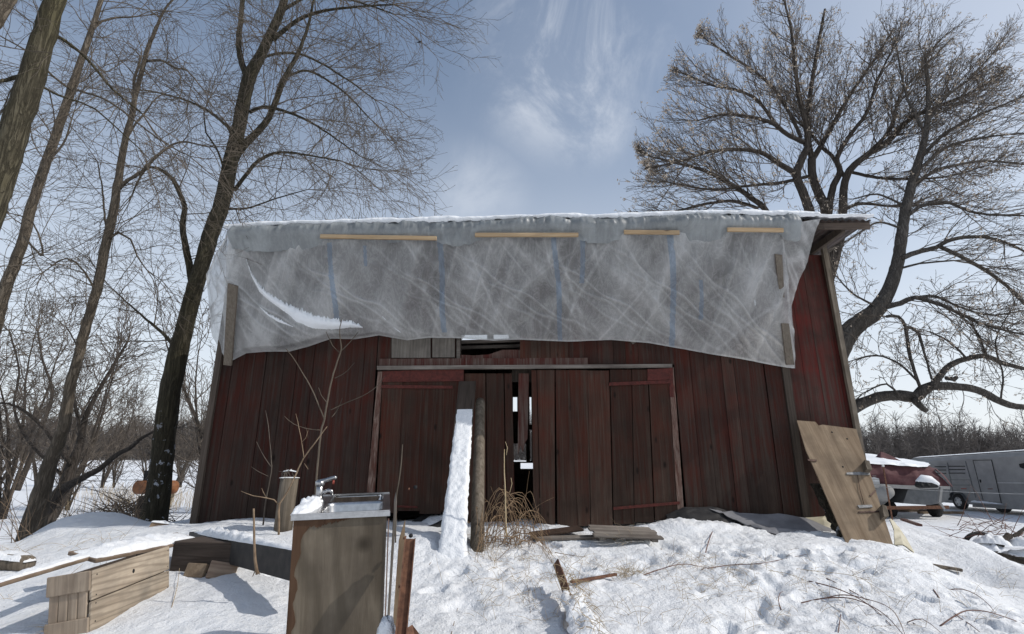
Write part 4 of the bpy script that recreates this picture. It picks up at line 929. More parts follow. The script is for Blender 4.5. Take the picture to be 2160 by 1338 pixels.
# ---- the second tree, right of the barn
YS = 13.0
def biasS(p):
    v = Vector((1.0, -.1, .12)); q_ = p - at(1900, 560, YS); return (v + Vector((0, q_.y * .2, q_.z * .10))).normalized()
PS = TreeP(l1=2.2, d1=.30, l2=1.1, d2=.22, l3=.45, d3=.18, wob=.16, trop1=(.03, 0, .0), trop2=(.02, 0, .02), a1=(.4, 1.15), a2=(.35, 1.0), r1=.020, rtip=.004, seeds=.2, bias=biasS, seedlen=.085)
PSf = TreeP(l1=1.1, d1=.28, l2=.65, d2=.16, l3=.3, d3=.12, wob=.24, trop1=(0, 0, -.02), a1=(.5, 1.3), r1=.010, rtip=.0045, seeds=.25, seedlen=.07)
LS = [dict(g=g([(1730, 1110, 34), (1728, 900, 30), (1750, 790, 26), (1782, 715, 24), (1812, 682, 22), (1848, 655, 20), (1872, 618, 17), (1888, 575, 15), (1897, 535, 14), (1903, 490, 13), (1911, 440, 12), (1926, 380, 11), (1945, 315, 8.5), (1957, 250, 7), (1958, 190, 5), (1952, 120, 3)], YS, .3), start=.55, dens=1.0, sides=14),
      dict(g=g([(1902, 545, 7), (1935, 532, 6.5), (1975, 522, 6), (2000, 508, 5.5), (2045, 500, 5), (2100, 505, 4), (2160, 530, 3), (2230, 570, 2)], YS, -.5), dens=1.3),
      dict(g=g([(1985, 522, 5.5), (2020, 538, 5.5), (2060, 560, 5), (2110, 592, 4.5), (2160, 640, 4), (2220, 700, 3)], YS - .2, .8), dens=1.1),
      dict(g=g([(1865, 648, 7), (1900, 640, 7), (1930, 628, 6), (1975, 640, 5), (2020, 660, 4), (2070, 682, 3.4), (2130, 700, 3), (2200, 712, 2)], YS, -.8), dens=1.4),
      dict(g=g([(1925, 630, 4), (1970, 625, 3.6), (2030, 650, 3), (2090, 665, 2.6), (2160, 655, 2)], YS - .3, .6), dens=1.1),
      dict(g=g([(1915, 455, 5), (1950, 432, 4.5), (2000, 428, 4), (2060, 450, 3.4), (2160, 455, 2.4)], YS + .1, -.7), dens=1.4),
      dict(g=g([(1925, 395, 5), (1965, 365, 4.5), (2010, 350, 4), (2080, 340, 3.2), (2180, 350, 2)], YS + .2, .8), dens=1.5),
      dict(g=g([(1945, 330, 5), (1990, 285, 4.5), (2040, 255, 4), (2100, 228, 3), (2180, 195, 2)], YS + .2, -.6), dens=1.6),
      dict(g=g([(1955, 262, 4), (1990, 210, 3.6), (2040, 170, 3), (2090, 120, 2)], YS + .2, .5), dens=1.6),
      dict(g=g([(1935, 360, 4), (2000, 310, 4), (2080, 290, 3), (2170, 280, 2)], YS + .2, -1.2), dens=1.5),
      dict(g=g([(1950, 280, 4), (1915, 210, 3), (1900, 150, 2.4), (1890, 90, 1.6)], YS + .3, .8), dens=1.2),
      dict(g=g([(1905, 565, 3), (1940, 556, 2.6), (2010, 550, 2)], YS, -.5), dens=.8),
      dict(g=g([(1895, 480, 3), (1850, 470, 2.6), (1800, 500, 2), (1770, 520, 1.4)], YS, -.5), dens=1.2, P=PSf),
      dict(g=g([(1850, 648, 3), (1800, 620, 2.2), (1770, 590, 1.6)], YS, -.5), dens=1.5, P=PSf),
      dict(g=g([(1900, 430, 3), (1850, 410, 2.4), (1800, 420, 1.6)], YS, .5), dens=1.2, P=PSf),
      # heavy low limb
      dict(g=g([(1728, 930, 17), (1770, 885, 16), (1800, 862, 14), (1840, 842, 13.5), (1880, 834, 13), (1910, 836, 15), (1932, 838, 15), (1948, 822, 14), (1965, 815, 12), (2010, 815, 10.5), (2060, 822, 10), (2100, 842, 10), (2130, 855, 9), (2175, 862, 8), (2240, 880, 6)], YS, -.9), dens=.35, start=.35, P=PSf, sides=12),
      dict(g=g([(1928, 842, 11), (1942, 858, 8), (1956, 868, 6)], YS - .5, -.15), child=False),
      dict(g=g([(1965, 818, 10), (1985, 790, 8), (2005, 770, 7.5), (2040, 757, 7), (2080, 752, 6.5), (2120, 768, 6.5), (2170, 780, 5)], YS - .6, .5), dens=.7, P=PSf),
      dict(g=g([(1995, 798, 5), (2012, 800, 6), (2018, 796, 5)], YS - .6, 0), child=False),
      dict(g=g([(1940, 815, 4), (1925, 770, 4), (1915, 730, 4.5), (1910, 690, 4), (1895, 668, 4), (1870, 668, 4)], YS - .5, 0), dens=1.3, P=PSf),
      dict(g=g([(1912, 690, 4), (1935, 700, 4), (1950, 745, 3), (1965, 800, 2.6)], YS - .5, 0), dens=1.2, P=PSf),
      dict(g=g([(1940, 810, 3), (1900, 770, 2.6), (1850, 750, 2.2), (1800, 760, 1.4)], YS - .5, .3), dens=1.8, P=PSf),
      dict(g=g([(2080, 752, 3), (2060, 700, 2.6), (2020, 660, 2)], YS - .5, .3), dens=1.5, P=PSf),
      dict(g=g([(2110, 845, 2.6), (2115, 790, 2.4), (2100, 720, 2), (2130, 660, 1.4)], YS - .7, .3), dens=1.6, P=PSf),
      dict(g=g([(1895, 835, 3), (1870, 810, 2.4), (1820, 830, 1.6)], YS - .5, .3), dens=1.6, P=PSf),
      dict(g=g([(2040, 757, 3), (2000, 720, 2.6), (1960, 700, 2)], YS - .5, -.3), dens=1.5, P=PSf)]
make_tree('bare_tree', 'leaning bare tree right of the barn with a heavy crooked limb reaching out low', None, LS, PS, r, M['bark_grey'], M['twig_dark'], True, loc=at(1730, 1110, YS))
# ---- generic scrub trees of the thicket
def scrub(rr, h, nst=3, lean=.25):
    tm = MB(); tw = MB()
    P = TreeP(l1=h * .26, d1=h * .055, l2=h * .14, d2=h * .035, l3=h * .07, d3=h * .03, wob=.22, trop1=(0, 0, .06), trop2=(0, 0, .05), a1=(.4, 1.1), r1=.0035 * h, rtip=.0009 * h + .001)
    for s_ in range(nst):
        d = Vector((rr.uniform(-lean, lean), rr.uniform(-lean, lean), 1)).normalized(); L = h * rr.uniform(.65, 1.0)
        pts = wander(Vector((rr.uniform(-.1, .1) * h * .1, rr.uniform(-.1, .1) * h * .1, -.1)), d, L, 7, rr, .11, (0, 0, .05))
        r0 = h * rr.uniform(.009, .015); limb(tm, tw, None, pts, [r0 + (.012 - r0) * (i / 7) ** .8 for i in range(8)], rr, P, step=h * .07, jit=h * .002, start=.12, sides=7)
    return tm, tw
protos = []
for k, (h, ns) in enumerate(((7.5, 3), (9, 2), (6, 4), (10.5, 2), (5, 5))):
    tm, tw = scrub(random.Random(100 + k), h, ns); protos.append((tm, tw, h))
pm = {}
def put_scrub(k, px, pyb, Y, sc, rz, label, group):
    p = at(px, pyb, Y); z = hz(p.x, p.y)
    t = thing('thicket_tree', label, 'tree', (p.x, p.y, z), rz, group); t.scale = (sc, sc, sc)
    if k not in pm:
        a = protos[k][0].build('trunk', M['bark_dark'], t); b = protos[k][1].build('crown', M['twig_dark'], t); pm[k] = (a, b)
    else:
        for s_ in pm[k]: c = s_.copy(); scn.collection.objects.link(c); c.parent = t
rr = random.Random(77)
GT = 'bare trees of the thicket left of the barn'
for i in range(13):
    px = -120 + 600 * ((i * .618) % 1) + rr.uniform(-12, 12); Y = rr.uniform(22, 60)
    k = rr.randrange(5); want = at(px, rr.uniform(620, 830), Y).z; base = hz(at(px, 900, Y).x, Y)
    sc = max(.5, min(1.7, (want - base) / protos[k][2])); put_scrub(k, px, 1000, Y, sc, rr.uniform(0, 6.28), 'bare tangled tree in the thicket left of the barn, one of many alike', GT)
for (px, top, Y, k, lb) in ((805, 415, 24, 1, 'bare treetop showing just above the left middle of the barn roof'), (965, 440, 30, 3, 'tiny bare treetop above the roof near its middle'),
                            (1305, 418, 22, 3, 'bare treetop above the roof beside the broad spreading tree'), (700, 440, 26, 1, 'bare treetop above the left part of the roof, nearest the large forked tree'), (560, 440, 20, 3, 'bare treetop behind the upper left corner of the barn')):
    p = at(px, top, Y); base = hz(p.x, Y); put_scrub(k, px, top, Y, (p.z - base) / protos[k][2] * .74, rr.uniform(0, 6), lb, None)
for i, (px, Y, lb) in enumerate(((1850, 32, 'x'), (2230, 30, 'x'))): pass
# ---- the far wood: a mass nobody could count
fw = MB(); rr = random.Random(9)
def far_tree(x, y, z, h):
    tone = rr.random(); fw.tube([(x, y, z - .3), (x + rr.uniform(-.4, .4), y, z + h * .6), (x + rr.uniform(-.8, .8), y, z + h)], [.22, .13, .03], 3, tone, False)
    for _ in range(52):
        t = rr.uniform(.02, 1.0); L = h * rr.uniform(.14, .36) * (1.15 - t * .55); a = rr.uniform(0, 6.28); e = rr.uniform(.2, 1.3)
        p = Vector((x, y, z + h * t * .9)); d = Vector((math.cos(a) * math.cos(e), math.sin(a) * math.cos(e), math.sin(e))); q = p + d * L
        fw.tube([p, q], [.075, .035], 3, tone, False)
        for _ in range(2):
            s_ = p.lerp(q, rr.uniform(.3, .95)); d2 = (d + rvec(rr) * .7).normalized(); fw.tube([s_, s_ + d2 * L * .55], [.05, .025], 3, tone, False)
far = []
for row in range(8):
    for i in range(190):
        x = -210 + 440 * (i + rr.uniform(0, 1)) / 190; y = 205 + row * 9 + rr.uniform(-3, 3) - (18 if x > 60 else 0)
        hh = (17 if x < 0 else 15) * rr.uniform(.75, 1.12) * (1 + .14 * math.sin(x * .05) + .08 * math.sin(x * .17 + row) + .05 * math.sin(x * .41)) * (1.25 if rr.random() < .06 else 1)
        far.append((x, y, hh))
fz_ = H(np.array([a[0] for a in far]), np.array([a[1] for a in far]))
for (x, y, hh), z in zip(far, fz_): far_tree(x, y, float(z), hh)
o = fw.build('woodland', M['far_tree']); tag(o, 'far dark line of bare winter woods beyond the snowy fields', 'woods', None, 'stuff')
# ================================================================== things about the yard
rp = random.Random(21)
def frame_px(px, py, Y, yaw=0.0): return at(px, py, Y)
def rbox(mb, c, size, tone=.5, rot=None, b=.006):
    """box with chamfered long edges"""
    hx, hy, hh = size[0] / 2, size[1] / 2, size[2] / 2; b = min(b, hx * .6, hy * .6, hh * .6)
    pf = [(-hx + b, -hy), (hx - b, -hy), (hx, -hy + b), (hx, hy - b), (hx - b, hy), (-hx + b, hy), (-hx, hy - b), (-hx, -hy + b)]
    rings = []
    for z, s_ in ((-hh, b), (-hh + b, 0), (hh - b, 0), (hh, b)):
        for x, y in pf: rings.append(Vector((x - math.copysign(min(s_, abs(x)), x) * (s_ > 0) * .7, y - math.copysign(min(s_, abs(y)), y) * (s_ > 0) * .7, z)))
    if rot is not None: rings = [rot @ v for v in rings]
    c = Vector(c); vs = [tuple(v + c) for v in rings]; fs = [tuple(range(7, -1, -1)), tuple(range(24, 32))]
    for k in range(3):
        for i in range(8): j = (i + 1) % 8; fs.append((k * 8 + i, k * 8 + j, k * 8 + 8 + j, k * 8 + 8 + i))
    mb.add(vs, fs, tone)
def snowcap(name, parent, path, widths, thick, up=(0, 0, 1), seed=0, flat=True, K=9, side=None, n_per=10, mat='snow_fine', rough=1.0):
    """lumpy snow ridge lying along a path"""
    pts = [Vector(p) for p in path]; m = (len(pts) - 1) * n_per + 1; r_ = random.Random(seed); P = []; up = Vector(up)
    II, JJ = np.meshgrid(np.arange(m), np.arange(K), indexing='ij'); NN = fbm(II * .31 + seed * 7, JJ * .5, seed, 3) * rough
    for i in range(m):
        t = i / n_per; k = min(int(t), len(pts) - 2); f = t - k; p = pts[k].lerp(pts[k + 1], f); d = (pts[k + 1] - pts[k]).normalized()
        s_ = (Vector(side) if side else d.cross(up)).normalized(); wv = widths[k] + (widths[k + 1] - widths[k]) * f; th = thick[k] + (thick[k + 1] - thick[k]) * f
        e = math.sin(math.pi * min(1, max(0, i / (m - 1)))) ** .25 if m > 2 else 1
        for j in range(K):
            a = j / (K - 1) * 2 - 1; prof = max(0, 1 - abs(a) ** 5) ** .5
            n1 = float(NN[i, j])
            P.append(tuple(p + s_ * (a * wv / 2 * (1 + .10 * n1)) + up * (th * prof * (.85 + .5 * n1) * e - .003)))
    mb = MB(); mb.grid(P, m, K); return mb.build(name, M[mat], parent)
# ---------------------------------------------------------------- sink on a cabinet
fr_ = at(818, 1079, 3.15); yaw = R(13); tilt = R(4.2)
sk = thing('sink_cabinet', 'double bowl steel kitchen sink on a worn wooden cabinet standing in the snow', 'sink cabinet')
sk.matrix_world = Matrix.Translation(fr_) @ Matrix.Rotation(yaw, 4, 'Z') @ Matrix.Rotation(tilt, 4, 'X') @ Matrix.Rotation(R(-1.6), 4, 'Y')
W_, D_, Hh = .495, .80, 1.35
mb = MB(); mb.box((-W_ / 2 - .006, .012, -Hh / 2 - .012), (W_ - .012, .018, Hh), .5); 
mp_ = wood('cabinet_panel', (.108, .086, .061), (.195, .162, .122), (.075, .061, .047), (14, 14, 1.6), tone_amt=.1, knots=True, rings=(1.6, 1.6, .5, 2.0))
mb.build('end_panel', mp_, sk)
# strip of darker veneer where the face has peeled, ragged
pe = MB(); pts_ = [(-W_ - .001, -.012), (-W_ - .001, -Hh)]; inn = []
for i in range(60):
    z = -.012 - i / 59 * (Hh - .02); x = -W_ + .028 + .05 * max(0, 1 - i / 9) ** 1 + .012 * math.sin(i * .9) + rp.uniform(0, .008) - .01 * (i > 30); inn.append((x, z))
vs = []; 
pe.slab([(-W_, -.012)] + inn + [(-W_, -Hh)], -.003 + .0, .003, .2)
xs_p = np.linspace(-W_ + .05, -.10, 60); top = [(float(x), -.012) for x in xs_p]; bot = [(float(x), -.018 - max(0, .075 * (1 - (x + W_) / .34)) * rp.uniform(.6, 1) - rp.uniform(0, .006)) for x in xs_p]
for a in range(59): pe.slab([top[a], top[a + 1], bot[a + 1], bot[a]], -.003, .0024, .25)
pe.build('peeled_veneer', wood('peeled_veneer', (.07, .035, .02), (.13, .075, .045), None, (20, 20, 2)), sk)
mb = MB(); mb.box((-W_ / 2, D_ - .01, -Hh / 2 - .012), (W_ - .01, .018, Hh), .4); mb.build('end_panel', M['dark_wood'], sk)
mb = MB(); mb.box((-.012, D_ / 2, -Hh / 2 - .015), (.016, D_ - .06, Hh), .4); mb.build('cabinet_front', M['grey_wood'], sk)
mb = MB(); mb.box((-W_ + .01, D_ / 2, -Hh / 2 - .015), (.016, D_ - .06, Hh), .4); mb.build('cabinet_back', M['dark_wood'], sk)
mb = MB(); mb.box((.006, .004, -.72), (.007, .02, 1.36), .5); mb.build('edge_strip', M['flaky_trim'], sk)
# sink top with two bowls: rim frame + inset bowls
def bowl(x0, x1, y0, y1, dp, rr_=.05):
    mb = MB(); K = 6
    def ring(ins, z, rad):
        out = []
        for cx, cy, a0 in ((x1 - ins - rad, y1 - ins - rad, 0), (x0 + ins + rad, y1 - ins - rad, 90), (x0 + ins + rad, y0 + ins + rad, 180), (x1 - ins - rad, y0 + ins + rad, 270)):
            for k in range(K): a = R(a0 + 90 * k / (K - 1)); out.append((cx + rad * math.cos(a), cy + rad * math.sin(a), z))
        return out
    R_ = [ring(0, .004, rr_ * 1.15), ring(.004, .001, rr_ * 1.1), ring(.010, -.012, rr_), ring(.020, -dp * .8, rr_), ring(.035, -dp * .97, rr_ * .9), ring(.06, -dp, rr_ * .7)]
    n = 4 * K; vs = [v for q in R_ for v in q]; fs = []
    for a in range(len(R_) - 1):
        for i in range(n): j = (i + 1) % n; fs.append((a * n + j, a * n + i, a * n + n + i, a * n + n + j))
    fs.append(tuple((len(R_) - 1) * n + i for i in range(n))); mb.add(vs, fs, .5, True); return mb
tx0, tx1, ty0, ty1 = -W_ - .012, .010, -.012, D_ + .005
bx0, bx1 = -W_ + .13, -.03
rim = MB(); zr = .004
def plate(x0, x1, y0, y1): rim.box(((x0 + x1) / 2, (y0 + y1) / 2, zr - .0035), (x1 - x0, y1 - y0, .006), .5)
plate(tx0, bx0, ty0, ty1); plate(bx1, tx1, ty0, ty1); plate(bx0, bx1, ty0, .035); plate(bx0, bx1, .415, .445); plate(bx0, bx1, .825, ty1)
rim.box(((tx0 + tx1) / 2, ty0 - .001, -.010), (tx1 - tx0, .004, .026), .5); rim.box((tx1 + .001, (ty0 + ty1) / 2, -.010), (.004, ty1 - ty0, .026), .5); rim.box((tx0, (ty0 + ty1) / 2, -.010), (.004, ty1 - ty0, .026), .5)
rim.box(((tx0 + tx1) / 2, ty0 + .002, .006), (tx1 - tx0, .010, .008), .5); rim.box(((tx0 + tx1) / 2, ty1 - .002, .006), (tx1 - tx0, .010, .008), .5)
st = rim.build('sink_top', M['steel'], sk)
b1_ = bowl(bx0 - .003, bx1 + .003, .030, .418, .17).build('bowl', M['steel'], st); b2_ = bowl(bx0 - .003, bx1 + .003, .442, .829, .17).build('bowl', M['steel'], st)
# faucet: base, post, lever head leaning, spout
fc = MB(); c0 = Vector((-W_ + .075, .46, .0)); 
fc.tube([c0, c0 + Vector((0, 0, .012)), c0 + Vector((0, 0, .03))], [.034, .032, .022], 14, .5); fc.tube([c0 + Vector((0, 0, .02)), c0 + Vector((-.004, 0, .06)), c0 + Vector((-.002, .0, .115))], [.024, .021, .022], 14, .5)
fc.tube([c0 + Vector((-.002, 0, .108)), c0 + Vector((-.002, 0, .128)), c0 + Vector((0, 0, .140))], [.029, .030, .018], 14, .5)
fc.tube([c0 + Vector((-.01, 0, .125)), c0 + Vector((.03, 0, .137)), c0 + Vector((.085, 0, .152)), c0 + Vector((.098, 0, .150))], [.017, .013, .013, .007], 10, .5)
fc.tube([c0 + Vector((.0, 0, .055)), c0 + Vector((.05, -.004, .075)), c0 + Vector((.07, -.006, .07)), c0 + Vector((.076, -.007, .045))], [.014, .012, .011, .010], 10, .5)
fa_ = fc.build('faucet', M['chrome'], st)
mb = MB(); mb.tube([c0 + Vector((.078, -.002, .135)), c0 + Vector((.078, -.002, .112))], [.007, .006], 8, .5); mb.build('red_dot', M['red_paint'], fa_)
snowcap('deck_snow', sk, [(-W_ + .005, -.005, .006), (-W_ + .03, .10, .006), (-W_ + .045, .22, .006), (-W_ + .055, .33, .006), (-W_ + .065, .42, .006)], [.05, .10, .11, .10, .05], [.02, .045, .055, .06, .03], seed=5, n_per=8)
snowcap('bowl_snow', sk, [(-.10, .75, -.12), (-.07, .79, -.06), (-.055, .80, -.005)], [.10, .09, .04], [.03, .035, .02], seed=7)
snowcap('bowl_snow', sk, [(-.30, .70, -.165), (-.22, .74, -.165), (-.12, .76, -.165)], [.10, .16, .1], [.02, .05, .02], seed=8)
snowcap('bowl_snow', sk, [(-.17, .33, -.165), (-.11, .36, -.11), (-.065, .38, -.045)], [.10, .08, .03], [.03, .04, .02], seed=9)
# two thin panels leaning at its right
th_ = thing('leaning_board', 'tall thin grey board leaning against the right side of the sink cabinet', 'board', tuple(at(819, 1330, 3.30)))
th_.rotation_euler = (R(3), R(0), yaw)
mb = MB(); mb.add([(-.007, .03, -.3), (.0, .03, -.3), (.004, .03, .0), (.007, .03, .68), (.0, .03, .72), (-.007, .03, .68), (-.007, .16, -.3), (.0, .16, -.3), (.004, .16, 0), (.007, .16, .68), (.0, .16, .72), (-.007, .16, .68)],
   [(0, 1, 2, 3, 4, 5), (11, 10, 9, 8, 7, 6), (0, 6, 7, 1), (1, 7, 8, 2), (2, 8, 9, 3), (3, 9, 10, 4), (4, 10, 11, 5), (5, 11, 6, 0)], .6); mb.build('board', M['grey_wood'], th_)
th_ = thing('leaning_board', 'shorter pale pointed board beside the sink cabinet, in front of the snow', 'board', tuple(at(834, 1330, 3.5))); th_.rotation_euler = (R(4), R(1), R(13))
mb = MB(); mb.slab([(-.018, -.3), (.022, -.3), (.018, .45), (.012, .62), (-.004, .56), (-.018, .50)], -.012, .004, .7); mb.build('board', M['plywood'], th_)
# ---------------------------------------------------------------- rusty angle posts
def angle_iron(name, label, a, b, w1, yawn=0, holes=(), cat='metal bar', twist=0.0):
    a = Vector(a); b = Vector(b); t = thing(name, label, cat, a); d = b - a; L = d.length
    q = d.to_track_quat('Z', 'Y') @ Quaternion((0, 0, 1), yawn); t.rotation_euler = q.to_euler()
    mb = MB(); mb.box((0, 0, L / 2), (w1, .008, L), .5); mb.box((w1 / 2 + .004, .03, L / 2), (.008, .068, L), .4); mb.box((-w1 / 2 + .0, .012, L / 2), (.006, .016, L), .4)
    mb.build('bar', M['rust'], t)
    for hz_ in holes:
        for sx_ in (0,):
            m2 = MB(); m2.tube([(0, -.003, hz_), (0, -.010, hz_)], [.012, .010], 10, .2); m2.build('bolt', M['slot'], t)
        m2 = MB(); m2.tube([(w1 / 2 + .008, .02, hz_ - .02), (w1 / 2 + .016, .02, hz_ - .02)], [.007, .006], 8, .2); m2.build('bolt', M['rust'], t)
    return t
p0 = at(846, 1350, 2.95); p1 = at(866, 1137, 3.12); angle_iron('rusty_post', 'upright rusty brown angle iron with bolts, right of the sink cabinet', p0 + (p0 - p1) * .35, p1, .048, R(8), (.93, .66, .42), 'metal post')
mb = MB(); q = [at(852, 1330, 3.0), at(870, 1319, 3.05), at(890, 1345, 3.0), at(895, 1420, 2.9), at(845, 1420, 2.9)]
o0 = q[0]; n = Vector((0, -.006, .004)); mb.add([tuple(v - o0) for v in q] + [tuple(v - o0 + n) for v in q], [(0, 1, 2, 3, 4), (9, 8, 7, 6, 5)] + [(i, i + 5, (i + 1) % 5 + 5, (i + 1) % 5) for i in range(5)], .3)
o = mb.build('rusty_plate', M['rust'], None); o.location = o0; tag(o, 'dark rusty plate corner at the foot of the upright rusty post', 'metal plate')
mb = MB(); snow_ball = at(812, 1335, 3.0); P = []
for i in range(14):
    for j in range(9):
        a = i / 13 * 2 * math.pi; e = j / 8 * math.pi / 2; nn = 1 + .15 * math.sin(i * 2.1 + j); P.append((math.cos(a) * math.cos(e) * .05 * nn, math.sin(a) * math.cos(e) * .05 * nn, math.sin(e) * .09 * nn))
mb.grid(P, 14, 9); o = mb.build('snow_clump', M['snow_fine'], None); o.location = at(815, 1345, 2.98); tag(o, 'small pointed clump of snow between the sink cabinet and the rusty post', 'snow clump')
# second bar coming out of the snow in the middle
pa = at(1176, 1203, 4.9); pb = at(1236, 1345, 3.75); 
t = angle_iron('snowy_beam', 'rusty angle iron lying toward the camera, wrapped in snow and grass', pb + (pb - pa) * .3 + Vector((0, 0, -.10)), pa + Vector((0, 0, .02)), .07, R(35), (.15,))
d = (pb - pa); path = [pa + d * k + Vector((.01, 0, .03)) for k in (.42, .58, .75, .92, 1.15)]
Ti = t.matrix_world.inverted() if False else (Matrix.Translation(t.location) @ t.rotation_euler.to_matrix().to_4x4()).inverted()
def loc_(pts, Tm): return [Tm @ p for p in pts]
upv = (Ti.to_3x3() @ Vector((0, 0, 1)))
snowcap('bar_snow', t, loc_(path, Ti), [.10, .17, .16, .22, .30], [.02, .06, .03, .07, .05], up=tuple(upv), seed=31, n_per=9, rough=2.2)
gm = MB(); rg = random.Random(3)
for i in range(130):
    k = rg.uniform(.15, 1.1); p = pa + d * k + Vector((rg.uniform(-.07, .09), -.03, rg.uniform(.03, .11))); dd = Vector((rg.uniform(-.5, 1), rg.uniform(-1, .2), rg.uniform(-.3, .8)))
    pts = wander(p, dd, rg.uniform(.06, .2), 5, rg, .3, (0, 0, -.18)); gm.tube(loc_(pts, Ti), [.0022, .002, .0018, .0014, .001, .0005], 3, rg.random(), False)
o = gm.build('grass_tangle', M['dry_grass'], t); o['kind'] = 'stuff'
# flat bar lying to its right
fb = MB(); a = ground_at(1205, 1236); b = ground_at(1300, 1222); fb.beam(a + Vector((0, 0, .03)), b + Vector((0, 0, .04)), .03, .02, .4); o = fb.build('flat_bar', M['rust'], None); tag(o, 'thin rusty bar half sunk in snow right of the snowy angle iron', 'metal bar')
# ---------------------------------------------------------------- wooden crate
Yc = 4.1; A = at(190, 1330, Yc); Atop = at(194, 1192, Yc); hc = Atop.z - A.z
Rb = at(354, 1246, 5.12); Lb = at(110, 1305, 4.08)
ax = Vector((Rb.x - A.x, Rb.y - A.y, 0)); ya = math.atan2(ax.y, ax.x); Lc = ax.length; Wc = min(.27, (Vector((Lb.x - A.x, Lb.y - A.y, 0))).length)
sl = 0.02
ct = thing('wooden_crate', 'large weathered wooden crate with a knotted side, standing at lower left', 'crate', (A.x, A.y, A.z - .02)); ct.rotation_euler = (Matrix.Rotation(ya, 3, 'Z') @ Matrix.Rotation(R(-8.5), 3, 'X') @ Matrix.Rotation(-.02, 3, 'Y')).to_euler()
for i in range(3):
    z0 = -.04 + i * (hc + .04) / 3; mb = MB()
    if i == 0: continue
for (z0, z1, tn) in ((-.06, hc * .50, .62), (hc * .505, hc * .99, .85)):
    mb = MB(); nn = 24; rag = [rp.uniform(0, .006) for _ in range(nn)]
    rbox(mb, (Lc / 2 - .011, -.010, (z0 + z1) / 2), (Lc + .024, .022, z1 - z0 - .006), tn); o = mb.build('side_board', M['crate_wood'], ct)
mb = MB(); mb.tube([(Lc * .46, -.0215, hc * .74), (Lc * .46, -.0232, hc * .74)], [.016, .015], 12, .1); mb.build('bolt_hole', M['slot'], ct)
ends = MB(); k = 4
for i in range(k):
    y0 = .01 + i * (Wc - .02) / k; rbox(ends, (-.012, y0 + (Wc - .02) / k / 2, hc * .5 - .02), (.022, (Wc - .02) / k - .0015, hc - .0), rp.random())
ends.build('end_boards', M['crate_end'], ct)
for (zc, hh) in ((.035, .15), (hc - .07, .13)):
    mb = MB(); rbox(mb, (-.031, Wc / 2 - .006, zc), (.018, Wc + .012, hh), .55); mb.build('end_cleat', M['crate_end'], ct)
mb = MB(); mb.box((Lc / 2, Wc - .01, hc / 2 - .02), (Lc - .01, .02, hc - .02), .3); mb.build('side_board', M['dark_wood_x'], ct)
mb = MB(); mb.box((Lc - .01, Wc / 2, hc / 2 - .02), (.02, Wc - .04, hc - .02), .3); mb.build('end_boards', M['dark_wood'], ct)
for z_ in (.07, hc * .45, hc * .58, hc * .9):
    for x_ in (.02, Lc - .03): mb = MB(); mb.tube([(x_, -.0215, z_), (x_, -.0235, z_)], .005, 8, .1); mb.build('nail_head', M['slot'], ct)
# lid boards with snow
def world_board(name, label, cat, a, b, wid, th, mat, group=None, up=(0, 0, 1), snow=None, seed=0, wfrac=.9):
    a = Vector(a); b = Vector(b); d = (b - a).normalized(); upv = Vector(up); s_ = d.cross(upv).normalized(); u2 = s_.cross(d).normalized()
    t = thing(name, label, cat, a, 0, group); t.rotation_euler = Matrix((d, -s_, u2)).transposed().to_euler(); L = (b - a).length
    mb = MB(); rbox(mb, (L / 2, 0, 0), (L, wid, th), .55); mb.build('board', mat, t)
    if snow: 
        n = len(snow) - 1; snowcap('snow_layer', t, [(L * (.01 + .98 * i / n), 0, th / 2) for i in range(n + 1)], [wid * wfrac] * (n + 1), snow, seed=seed, n_per=12)
    return t
pA = at(-40, 1240, 3.9); pB = at(222, 1163, 5.0); world_board('snowy_plank', 'long narrow snow covered plank reaching from the left edge onto the crate', 'plank', pA, pB, .12, .028, M['board_x'], None, (0.1, -.35, 1), [.012, .02, .022, .02, .024, .02, .008], 41, .85)
pA = at(172, 1176, 4.75); pB = at(398, 1133, 5.9); world_board('snowy_plank', 'wide board heaped with snow lying over the crate as a lid', 'plank', pA, pB, .30, .030, M['board_x'], None, (0.15, -.25, 1), [.02, .05, .06, .055, .06, .05, .02], 42, .9)
pA = at(118, 1192, 5.0); pB = at(235, 1158, 5.3); world_board('split_board', 'short split brown board under the snowy crate lid', 'board', pA, pB, .14, .03, M['plywood'], None, (0, -.3, 1), None)
# ---------------------------------------------------------------- black beam with snow
bA = at(398, 1140, 6.4); bB = at(640, 1193, 4.35)
d = (bB - bA).normalized(); t = thing('black_beam', 'charred black beam topped with snow running behind the sink cabinet', 'beam', bA); s_ = d.cross(Vector((0, 0, 1))).normalized(); u2 = s_.cross(d)
t.rotation_euler = Matrix((d, -s_, u2)).transposed().to_euler(); Lb_ = (bB - bA).length
mb = MB(); mb.box((Lb_ / 2, 0, -.02), (Lb_, .012, .20), .5); mb.box((Lb_ / 2, .04, .083), (Lb_, .09, .010), .5); mb.box((Lb_ / 2, .04, -.122), (Lb_, .09, .010), .5); mb.build('channel', M['black_beam'], t)
snowcap('snow_layer', t, [(Lb_ * k / 8, .05, .086) for k in range(9)], [.06, .12, .15, .16, .14, .12, .10, .10, .10], [.01, .05, .09, .09, .07, .05, .04, .03, .02], seed=51, n_per=12)
